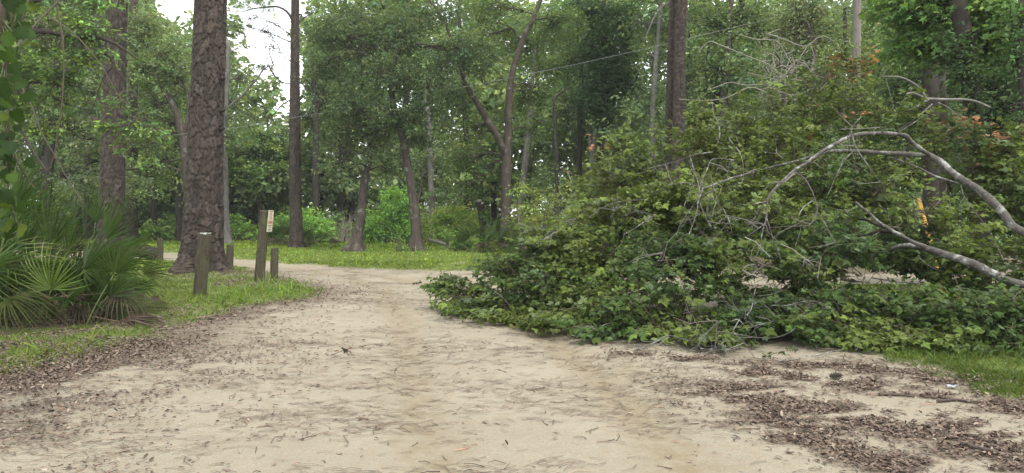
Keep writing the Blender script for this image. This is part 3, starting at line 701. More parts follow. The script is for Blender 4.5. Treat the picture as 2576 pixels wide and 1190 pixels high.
tree('dark_tree', 'straight dark trunk just left of the ivy-clad column', 'tree', 32.0,
     [(1458, 617, .13), (1458, 500, .13), (1457, 400, .13), (1459, 300, .12), (1462, 200, .1), (1465, 100, .08)], [(1440, 150, 1, 60, 60, 1.4), (1420, 280, 1.2, 50, 55, 1.2), (1450, 60, 1, 60, 50, 1.4), (1470, 330, .8, 36, 36, .9)], M_DARKB, seed=73, color=(.05, .078, .03), size=.13, dens=22, m=18)
tree('pale_tree', 'whitish forked trunk between the dark trunks behind the fallen tree', 'tree', 31.0,
     [(1492, 620, .13), (1491, 520, .125), (1490, 430, .12), (1494, 370, .11), (1500, 300, .09), (1505, 220, .06)], [(1585, 330, 1, 50, 50, 1.1), (1600, 420, 1, 60, 55, 1.2)], M_PALEB, limbs=[[(1491, 400, 0, .08), (1482, 350, 0, .06), (1478, 300, 0, .03)]], seed=79, color=(.07, .1, .04), size=.13, dens=20, m=16)
tree('vine_hung_tree', 'tree hung with grey vines just left of the twin pine', 'tree', 27.0,
     [(1640, 630, .14), (1642, 500, .13), (1645, 400, .13), (1640, 300, .11), (1648, 200, .1), (1655, 100, .08), (1660, 0, .06)],
     [(1630, 260, .6, 48, 60, 1.1), (1650, 150, .6, 45, 55, 1.2), (1620, 60, .6, 55, 50, 1.2), (1660, 380, .8, 36, 50, 1), (1625, 440, .5, 44, 40, .9)], M_PALEB,
     limbs=[[(1690, 5, -.5, .05), (1668, 15, -.6, .045), (1648, 40, -.6, .04), (1635, 70, -.6, .03), (1620, 100, -.6, .02)]], seed=83, color=(.07, .1, .042), size=.11, dens=22, m=16)
# --- trees behind and right of the fallen tree
tree('oak_tree', 'broad pale oak directly right of the twin pine', 'oak tree', 26.0,
     [(1810, 634, .18), (1812, 500, .17), (1815, 400, .17), (1818, 300, .16), (1825, 200, .14), (1835, 80, .1), (1840, 0, .08)],
     [(1790, 60, .4, 70, 60, 1.4), (1880, 50, .6, 75, 60, 1.4), (1780, 180, .3, 60, 60, 1.2), (1860, 170, .5, 70, 60, 1.2), (1760, 300, .5, 48, 60, 1), (1850, 290, .4, 70, 60, 1.2), (1800, 380, .5, 60, 50, 1.1), (1900, 380, .5, 70, 50, 1.1), (1960, 90, .8, 70, 60, 1.3)],
     M_OAK, seed=89, color=(.072, .104, .04), size=.11, dens=28, m=20, gap=.43)
tree('vine_tangled_tree', 'tree smothered in pale dry vines left of the wooden pole', 'tree', 17.0,
     [(2010, 680, .13), (2012, 500, .12), (2020, 400, .11), (2030, 300, .1), (2040, 200, .08), (2050, 100, .05)],
     [(1980, 240, .2, 85, 60, 1), (2070, 190, .3, 80, 65, 1), (1960, 150, .5, 70, 50, 1), (2040, 90, .6, 75, 55, 1), (2120, 260, .5, 70, 60, .9), (1930, 320, .4, 70, 60, .9), (2010, 330, .6, 90, 60, 1), (2000, 40, .9, 80, 45, 1), (2050, 20, 1, 60, 40, 1)],
     M_OAK, seed=97, color=GREYG, size=.085, dens=60, m=18, spread=.28, gap=.4, leaf=LEAF_OVAL)
def dry_vines(root):
    rng = np.random.default_rng(99); b = Buf(); base = A(root.location)
    for k in range(34):
        u, v = rng.normal() * 45 + 1985, rng.normal() * 35 + 175; d = 16.1 + rng.normal() * .25; rows = []
        du, dv = rng.normal() * 60, rng.normal() * 35
        for t in np.linspace(-1, 1, 5): rows.append(P4(u + du * t + rng.normal() * 12, v + dv * t + rng.normal() * 12 + 14 * t * t, d + rng.normal() * .08, .011 * (1.2 - .4 * abs(t))))
        tube(b, rows, 16, 4, .05, col=(.2, .19, .15))
    link('dry_vines', b.mesh('dry_vines', M_TWIG, True, base), root)['kind'] = 'stuff'
dry_vines([o for o in COL.objects if o.name.startswith('vine_tangled_tree')][0])
tree('sweetgum_tree', 'sweetgum with bright star leaves overhanging the top right', 'sweetgum tree', 12.5,
     [(2760, 740, .16), (2740, 500, .15), (2700, 300, .13), (2640, 150, .1), (2560, 60, .07), (2450, 10, .04)],
     [(2285, 40, .3, 75, 50, .7), (2350, 60, .1, 80, 60, .8), (2440, 40, -.2, 80, 60, .8), (2530, 70, -.4, 70, 70, .8), (2290, 120, .3, 70, 42, .6), (2380, 150, .4, 70, 50, .6), (2550, 180, 0, 60, 60, .7), (2480, 130, .2, 60, 50, .7), (2270, 0, .5, 60, 40, .6), (2340, -20, .2, 90, 40, .8)],
     M_DARKB, seed=101, color=(.046, .088, .02), size=.105, dens=75, m=11, spread=.3, gap=.4, leaf=LEAF_STAR, alt=(.068, .122, .022), altp=.3, leafmat=M_LEAF_GLOSS, up=.9, shell=.4)
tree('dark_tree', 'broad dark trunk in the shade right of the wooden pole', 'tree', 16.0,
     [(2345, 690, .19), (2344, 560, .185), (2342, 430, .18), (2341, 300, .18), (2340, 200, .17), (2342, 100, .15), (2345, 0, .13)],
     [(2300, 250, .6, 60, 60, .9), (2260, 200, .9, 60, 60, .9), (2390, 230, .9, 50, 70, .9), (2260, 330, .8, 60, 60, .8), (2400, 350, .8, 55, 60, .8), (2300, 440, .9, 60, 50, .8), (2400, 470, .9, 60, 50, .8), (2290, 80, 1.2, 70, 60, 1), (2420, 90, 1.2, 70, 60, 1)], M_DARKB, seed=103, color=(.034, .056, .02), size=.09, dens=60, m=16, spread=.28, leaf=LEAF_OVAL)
tree('slender_tree', 'slim lichen-grey sapling right of the broad shaded trunk', 'tree', 14.0,
     [(2372, 712, .07), (2372, 560, .068), (2374, 400, .066), (2376, 300, .065), (2372, 220, .06), (2368, 120, .05), (2370, 0, .04)],
     [(2400, 120, .4, 40, 50, .5), (2340, 60, .4, 40, 50, .5)], M_OAK, seed=107, color=(.055, .1, .028), size=.09, dens=60, m=12, spread=.25, leaf=LEAF_OVAL)
tree('vine_covered_tree', 'dark leaning trunk cloaked in climbing vine, far right', 'tree', 12.0,
     [(2468, 745, .16), (2465, 600, .155), (2460, 480, .15), (2452, 360, .15), (2445, 250, .145), (2435, 150, .14), (2420, 50, .13), (2405, -40, .12)],
     [(2440, 280, -.15, 32, 55, .3), (2425, 180, -.15, 34, 50, .3), (2465, 360, -.1, 30, 50, .3), (2500, 230, .3, 45, 60, .5), (2520, 330, .3, 50, 60, .5), (2550, 260, .2, 40, 70, .5), (2480, 450, .1, 38, 45, .4), (2545, 430, .4, 50, 50, .5), (2410, 110, -.1, 34, 45, .3), (2520, 520, .6, 60, 50, .6)],
     M_DARKB, seed=109, color=(.04, .072, .026), size=.075, dens=110, m=14, spread=.2, leaf=LEAF_OVAL, gap=.38, leafmat=M_LEAF_GLOSS)
tree('dark_tree', 'dark trunk rising at the picture edge beyond the fallen trunk', 'tree', 11.0,
     [(2600, 770, .09), (2592, 600, .085), (2582, 400, .08), (2576, 250, .075), (2568, 150, .07), (2575, 0, .06)], [(2590, 330, .3, 50, 60, .5), (2600, 180, .3, 50, 60, .5), (2575, 480, .5, 40, 50, .5), (2600, 600, .5, 40, 60, .5), (2550, 60, -.1, 50, 60, .4), (2570, 260, -.2, 40, 60, .3), (2545, 150, 0, 40, 50, .4)], M_DARKB, seed=113, color=(.045, .08, .028), size=.08, dens=80, m=12, spread=.22, leaf=LEAF_OVAL)
def broken_branch():
    b = Buf(); d = 10.6; o = P(2480, 262, d)
    root = empty('broken_branch', o, 'bare grey broken branch hooked against the vine-covered trunk', 'branch')
    tube(b, [P4(2490, 270, d, .02), P4(2440, 252, d, .019), P4(2370, 250, d - .1, .02), P4(2330, 248, d - .2, .02), P4(2310, 240, d - .2, .018), P4(2295, 235, d - .2, .02), P4(2280, 236, d - .2, .012)], 30, 8, .03)
    tube(b, [P4(2330, 248, d - .2, .022), P4(2312, 222, d - .2, .02), P4(2290, 205, d - .2, .016), P4(2262, 195, d - .2, .012), P4(2215, 192, d - .2, .006)], 20, 7, .03)
    tube(b, [P4(2335, 250, d - .2, .02), P4(2310, 265, d - .3, .016), P4(2280, 280, d - .3, .01)], 10, 6, .03)
    tube(b, [P4(2345, 262, d - .2, .012), P4(2300, 300, d - .3, .01), P4(2265, 325, d - .3, .006)], 10, 5, .03)
    tube(b, [P4(2360, 258, d, .01), P4(2385, 270, d - .1, .008), P4(2410, 292, d - .2, .004)], 8, 5, .03)
    link('limb', b.mesh('limb', M_PALEB, True, o), root)
broken_branch()

# --- left: background oaks beyond the verge, near oak with overhanging bough
tree('oak_tree', 'spreading oak with arching limbs between the two left pines', 'oak tree', 30.0,
     [(478, 622, .2), (474, 540, .19), (470, 440, .18), (462, 360, .19), (448, 300, .17), (430, 255, .14), (405, 215, .1)],
     [(420, 130, .3, 60, 50, 1.3), (360, 180, 0, 70, 50, 1.4), (450, 200, .5, 50, 50, 1.2), (380, 260, .2, 70, 45, 1.3), (430, 320, .4, 55, 42, 1.2), (370, 340, .5, 60, 40, 1.2), (330, 110, .6, 55, 45, 1.2), (380, 60, .8, 45, 50, 1.2), (590, 350, 1.5, 40, 40, 1), (400, 400, .6, 55, 36, 1.1), (350, 440, .8, 60, 36, 1.1)],
     M_OAK, limbs=[[(462, 345, 0, .1), (475, 280, .1, .09), (468, 230, .2, .08), (440, 195, .2, .06), (400, 175, .2, .045), (360, 170, .2, .03)], [(482, 300, 0, .06), (470, 240, .1, .05), (455, 170, .2, .03)]],
     seed=127, color=(.092, .118, .058), size=.12, dens=26, m=20, clip=True, flare=.1, alt=(.1, .15, .045), altp=.3)
tree('oak_tree', 'hazy grey-green oak filling the space above the palmettos at far left', 'oak tree', 26.0,
     [(110, 634, .2), (115, 520, .19), (120, 420, .18), (130, 320, .16), (140, 200, .12), (150, 80, .08)],
     [(60, 330, 0, 80, 55, 1.4), (160, 300, .3, 80, 60, 1.4), (230, 350, .5, 60, 55, 1.3), (90, 440, .4, 80, 50, 1.3), (190, 450, .5, 75, 50, 1.3), (30, 220, .4, 80, 60, 1.4), (150, 190, .6, 80, 60, 1.4), (240, 230, .8, 60, 60, 1.3), (60, 90, .7, 80, 60, 1.4), (180, 80, .8, 80, 60, 1.4), (250, 110, 1, 50, 60, 1.3), (340, 480, 1, 60, 40, 1.2), (120, 530, .8, 90, 40, 1.2)],
     M_DARKB, seed=131, color=(.082, .106, .056), size=.115, dens=26, m=20, gap=.42, alt=(.095, .13, .045), altp=.25)
def near_oak():
    d = 9.6; rng = np.random.default_rng(137); base = A([P(-330, 600, d)[0], d, 0]); base[2] = hgt(base[:2])[0]
    root = empty('water_oak', base, 'near oak whose leafy bough reaches in from the upper left edge', 'oak tree')
    tb = Buf()
    tube(tb, [(base[0], d, base[2] - .1, .2), (base[0] + .05, d, 1.5, .18), (base[0] + .1, d, 3.2, .16), (base[0] + .2, d, 5, .1)], 24, 12, .05)
    link('trunk', tb.mesh('trunk', M_DARKB, True, base), root)
    lb = Buf(); paths = []
    def limb(pts, n=24):
        c, r = tube(lb, [P4(u, v, d + o, rr) for u, v, o, rr in pts], n, 7, .04); paths.append(c)
    limb([(-300, 160, 0, .08), (-120, 120, 0, .06), (40, 92, 0, .045), (100, 80, -.05, .04), (150, 85, -.1, .036), (200, 95, -.1, .032), (245, 95, -.15, .028), (285, 108, -.2, .02), (320, 130, -.2, .012), (345, 150, -.25, .008)])
    limb([(240, 96, -.12, .02), (258, 125, -.15, .016), (282, 162, -.2, .012), (262, 190, -.2, .009), (238, 260, -.25, .006), (225, 290, -.25, .004)], 18)
    limb([(230, 280, -.25, .006), (200, 305, -.3, .004), (180, 330, -.3, .003)], 8)
    limb([(120, 240, .2, .008), (150, 255, .1, .01), (190, 270, 0, .006), (225, 275, 0, .003)], 10)
    limb([(-100, 20, .3, .04), (50, 10, .2, .03), (130, -10, .2, .02), (230, -30, .1, .01)])
    limb([(280, 165, -.2, .01), (320, 210, -.2, .007), (350, 260, -.25, .005), (380, 330, -.3, .003)], 14)
    limb([(-150, 170, .2, .03), (20, 200, .2, .02), (110, 210, .1, .014), (200, 220, .1, .006)])
    link('bough', lb.mesh('bough', M_DARKB, True, base), root)
    W = []
    for u, v, o, ru, rv, rd in [(70, 40, .1, 90, 42, .4), (170, 55, 0, 80, 42, .4), (120, 120, -.1, 90, 38, .35), (230, 80, -.1, 60, 36, .35), (210, 140, -.1, 70, 36, .3), (60, 170, .1, 80, 45, .4), (150, 195, 0, 80, 42, .35), (270, 130, -.2, 45, 30, .25),
                                (60, 260, .2, 80, 40, .4), (160, 255, .2, 70, 36, .35), (250, 210, -.2, 26, 24, .2), (275, 320, -.2, 22, 30, .2), (335, 330, -.25, 40, 36, .25), (390, 340, -.3, 40, 26, .2), (320, 375, -.2, 30, 22, .2), (365, 390, -.2, 40, 22, .2), (230, 10, .1, 80, 30, .4), (90, 330, .3, 70, 40, .4), (300, 260, -.2, 20, 18, .2)]:
        W.append((*P(u, v, d + o), ru * d / FPX, rd, rv * d / FPX))
    cen, ax = cloud(W, 150, rng, .4, shell=.6); b = Buf(); tw = Buf()
    foliage(b, cen, ax, rng, 10, .13, LEAF_OVAL, .058, (.06, .1, .03), .8, .2, twig=(tw, .004, .0018, 1.6), twigcol=(.07, .06, .05), alt=(.1, .155, .035), altp=.3, camt=.25)
    allp = np.concatenate(paths); dd = np.linalg.norm(cen[:, None] - allp[None], axis=2); j = dd.argmin(1); k = dd.min(1) < .5
    sticks(tw, allp[j][k], cen[k], .005, .0025, A([.07, .06, .05]), .1, rng=rng)
    link('twigs', tw.mesh('twigs', M_TWIG, False, base), root); link('crown', b.mesh('crown', M_LEAF, False, base), root)
near_oak()

# --- the woods beyond: one mass of trees nobody could count
def far_woods():
    rng = np.random.default_rng(151); b = Buf(); t = Buf(); W = []; cols = []
    pal = [(.1, .135, .06), (.085, .12, .055), (.115, .152, .065), (.075, .108, .05), (.122, .165, .062)]
    spots = []
    for k in range(52):
        y = rng.uniform(41, 62); x = rng.uniform(-.86, .86) * y; spots.append((x, y))
    for x in np.arange(-34, 36, 3.4): spots.append((x + rng.normal(), 42 + rng.normal()))
    for k in range(16):
        y = rng.uniform(26, 36); x = rng.uniform(.2, .85) * y; spots.append((x, y))
    for k in range(10):
        y = rng.uniform(34, 44); x = rng.uniform(-.86, -.46) * y; spots.append((x, y))
    for x, y in spots:
        H = rng.uniform(13, 20) * (.75 if y < 34 else 1); uu = CU + x / y * FPX
        if 570 < uu < 800: H = .13 * y + 1
        if 385 < uu < 520: H = min(H, .27 * y)
        lean = rng.normal(size=2) * .5; dark = rng.random() < .6
        tube(t, [(x, y, -.1, .2), (x + lean[0] * .3, y, H * .35, .16), (x + lean[0], y + lean[1], H * .7, .12), (x + lean[0], y + lean[1], H * .9, .05)], 9, 6, .3, col=(.5, .5, .5))
        c = pal[rng.integers(5)]; L = []
        for j in range(rng.integers(8, 12)):
            z = rng.uniform(2.2, H); rr = rng.uniform(1.3, 2.5); an = rng.uniform(0, 6.28); o = rng.uniform(.2, 2.2)
            L.append((x + math.cos(an) * o, y + math.sin(an) * o, z, rr, rr, rr * rng.uniform(.5, .8)))
        cen, ax = cloud(L, 5.2, rng, .4)
        k = ~in_gap(cen); cen, ax = cen[k], ax[k]
        k = np.abs(cen[:, 0]) < cen[:, 1] * .82 + 1; cen, ax = cen[k], ax[k]
        foliage(b, cen, ax, rng, 8 if y > 39 else 22, .65 if y > 39 else .5, LEAF_RHOMB, .37 if y > 39 else .155, c, .7, .15, camt=.22, clip=lambda p: ~in_gap(p))
    for x in np.arange(-56, 58, 4.2):
        y = 66 + rng.normal() * 3; c = pal[rng.integers(5)]
        L = [(x + rng.normal() * 2, y + rng.normal(), z, 3.4, 2.2, 2.2) for z in np.arange(1.5, 22, 2.6)]
        cen, ax = cloud(L, 4.2, rng, .3); k = ~in_gap(cen); cen, ax = cen[k], ax[k]
        foliage(b, cen, ax, rng, 6, .9, LEAF_RHOMB, .6, c, .6, .15, camt=.22, clip=lambda p: ~in_gap(p))
    # understorey
    for k in range(105):
        y = rng.uniform(40, 50); x = rng.uniform(-.85, .85) * y
        if rng.random() < .3: y = rng.uniform(20, 30); x = rng.uniform(.2, .85) * y
        rr = rng.uniform(.9, 2.0); c = pal[rng.integers(5)]
        cen, ax = cloud([(x, y, rr * .6, rr * 1.3, rr, rr)], 9, rng, .36)
        foliage(b, cen, ax, rng, 9 if y > 35 else 20, .45, LEAF_RHOMB, .25 if y > 35 else .13, A(c) * 1.05, .7, .1, camt=.25)
    me = Buf(); me.V, me.F, me.C, me.M, me.n = b.V, b.F, b.C, b.M, b.n
    off = b.n
    for V, C in zip(t.V, t.C): me.V.append(V); me.C.append(C)
    for F, M in zip(t.F, t.M): me.F.append(F + off); me.M.append(M * 0 + 1)
    o = link('woods', me.mesh('woods', [M_LEAF, M_DARKB])); tag(o, 'deep green woods closing the view beyond the lawn', 'woods', kind='stuff')
far_woods()

def haze():
    m = bpy.data.materials.new('haze'); m.use_nodes = True; n, l = m.node_tree.nodes, m.node_tree.links; n.remove(n['Principled BSDF'])
    v = n.new('ShaderNodeVolumePrincipled'); v.inputs['Color'].default_value = (.86, .92, .9, 1); v.inputs['Density'].default_value = HAZE; l.new(v.outputs[0], n['Material Output'].inputs['Volume'])
    b = Buf(); V = A([[x, y, z] for x in (-275, 275) for y in (-75, 315) for z in (-1.2, 27)]); b.add(V, A([[0, 1, 3, 2], [4, 6, 7, 5], [0, 4, 5, 1], [2, 3, 7, 6], [0, 2, 6, 4], [1, 5, 7, 3]]))
    tag(link('haze', b.mesh('haze', m)), 'faint pale summer haze between the trees', 'haze', kind='stuff')
HAZE = .0006
haze()
# ------------------------------------------------------------------ shrubs at the lawn's edge
def shrub(name, label, cat, d, lobes, color, size=.1, dens=55, m=16, spread=.26, leaf=LEAF_OVAL, seed=1, gap=.34, stems=7, alt=None, altp=0., camt=.2, up=.8, droop=.0, stemcol=(.1, .085, .06)):
    rng = np.random.default_rng(seed); pxm = d / FPX
    W = [(*P(u, v, d + o), ru * pxm, rd, rv * pxm) for u, v, o, ru, rv, rd in lobes]
    x = np.mean([w[0] for w in W]); base = A([x, d, float(hgt(A([x, d]))[0])])
    root = empty(name, base, label, cat)
    cen, ax = cloud(W, dens, rng, gap, shell=.5); cen[:, 2] = np.maximum(cen[:, 2], base[2] + .08)
    b = Buf(); foliage(b, cen, ax, rng, m, spread, leaf, size, A(color) * A([1.3, 1.22, 1.3]), up, droop, camt=camt, alt=alt, altp=altp); link('foliage', b.mesh('foliage', M_LEAF, False, base), root)
    s = Buf(); pick = cen[rng.choice(len(cen), min(len(cen), 60), replace=False)]
    ctr = A([w[:3] for w in W]); st = np.stack([rng.uniform(ctr[:, 0].min() - .2, ctr[:, 0].max() + .2, len(pick)), np.full(len(pick), d) + rng.normal(size=len(pick)) * .2, np.full(len(pick), base[2] - .03)], 1)
    st[:, 0] = .5 * st[:, 0] + .5 * pick[:, 0]; sticks(s, st, pick, .016, .004, A(stemcol), .1, rng=rng); link('stems', s.mesh('stems', M_TWIG, False, base), root)
    return root
shrub('shrub', 'large bright green shrub between the two lawn oaks', 'shrub', 33, [(985, 560, 0, 55, 45, 1), (1010, 520, .3, 40, 45, .9), (950, 575, 0, 42, 34, .9), (1030, 585, -.2, 30, 28, .7), (985, 500, .4, 24, 26, .6), (925, 590, .2, 26, 20, .6)], (.085, .165, .035), .12, 60, 18, .3, seed=201)
shrub('shrub', 'bright green shrub just right of the lawn pine', 'shrub', 33, [(790, 570, 0, 36, 34, .8), (815, 585, .2, 26, 24, .6), (770, 545, .3, 22, 26, .6)], (.1, .19, .04), .12, 60, 16, .28, seed=203)
shrub('shrub', 'rounded green shrub showing behind the sign post', 'shrub', 33, [(700, 575, 0, 30, 30, .8), (720, 550, .2, 24, 28, .6), (680, 595, 0, 22, 18, .6)], (.085, .16, .038), .12, 55, 16, .28, seed=205)
shrub('shrub', 'yellow-green shrub low beside the massive pine', 'shrub', 36, [(600, 580, 0, 26, 24, .7), (625, 585, .2, 24, 18, .6), (590, 555, .3, 18, 18, .5)], (.1, .17, .04), .13, 50, 16, .28, seed=207)
shrub('dead_brush', 'grey-brown dead brush between lawn pine and grey oak', 'brush', 35, [(855, 570, 0, 34, 32, .8), (835, 590, 0, 26, 20, .6), (880, 545, .2, 24, 22, .6)], (.16, .14, .1), .09, 32, 10, .3, LEAF_NEEDLE, seed=209, gap=.3, stemcol=(.2, .17, .14), alt=(.1, .14, .05), altp=.4)
shrub('shrub', 'leafy green brush at the woods edge left of the large shrub', 'shrub', 38, [(860, 600, 0, 40, 14, .7), (830, 560, .6, 30, 40, .8), (880, 580, .4, 30, 26, .7)], (.08, .13, .04), .14, 40, 16, .3, seed=211)
shrub('vine_thicket', 'yellow-green vine thicket right of the knotted oak', 'thicket', 31, [(1110, 565, 0, 50, 38, .9), (1165, 575, 0, 46, 34, .9), (1130, 535, .3, 46, 24, .8), (1190, 545, .3, 36, 30, .8), (1090, 600, -.2, 30, 22, .6)], (.115, .175, .04), .1, 62, 18, .28, seed=213, alt=(.19, .21, .055), altp=.3)
shrub('sapling', 'low leafy sapling in front of the vine thicket', 'sapling', 27, [(1150, 610, 0, 42, 24, .6), (1130, 595, .1, 28, 22, .5), (1180, 600, 0, 24, 22, .5)], (.095, .165, .038), .085, 60, 12, .24, seed=215, gap=.4)
shrub('sapling', 'small shrub hugging the foot of the knotted oak', 'sapling', 25.6, [(1012, 618, 0, 20, 20, .35), (1000, 600, .1, 14, 12, .3), (1025, 628, -.1, 16, 9, .3)], (.075, .125, .035), .075, 75, 11, .2, seed=217, gap=.38)
shrub('shrub', 'pale plumed shrub at the woods edge left of the massive pine', 'shrub', 36, [(395, 575, 0, 34, 20, .8), (425, 580, .2, 36, 18, .8), (375, 590, 0, 30, 12, .6), (440, 560, .5, 24, 24, .7)], (.105, .165, .045), .16, 50, 14, .32, LEAF_OVAL, seed=219)
shrub('shrub', 'dark green bush at the woods edge behind the short posts', 'shrub', 39, [(405, 520, 0, 60, 40, 1.2), (350, 500, .4, 50, 40, 1.2), (440, 500, .5, 40, 50, 1.2), (320, 560, .4, 50, 32, 1)], (.05, .085, .04), .15, 36, 16, .36, seed=221)
shrub('shrub', 'dark thicket right of the forked oak beyond the lawn', 'shrub', 31, [(1240, 590, .3, 34, 30, .8), (1310, 590, .2, 40, 34, .9), (1350, 560, .2, 50, 50, 1), (1410, 580, .2, 50, 50, 1), (1340, 500, .6, 40, 46, 1)], (.06, .095, .033), .11, 46, 16, .3, seed=223)
shrub('yaupon_bush', 'olive leafy sapling crown between forked oak and fallen tree', 'sapling', 16, [(1320, 480, 0, 36, 34, .45), (1340, 540, 0, 46, 36, .5), (1300, 560, .1, 30, 30, .4), (1360, 590, 0, 50, 36, .5), (1420, 560, .1, 50, 50, .6), (1460, 500, .2, 40, 46, .5), (1390, 500, .3, 34, 34, .4)], (.08, .105, .028), .075, 80, 12, .2, seed=225, gap=.4, alt=(.12, .15, .035), altp=.3)
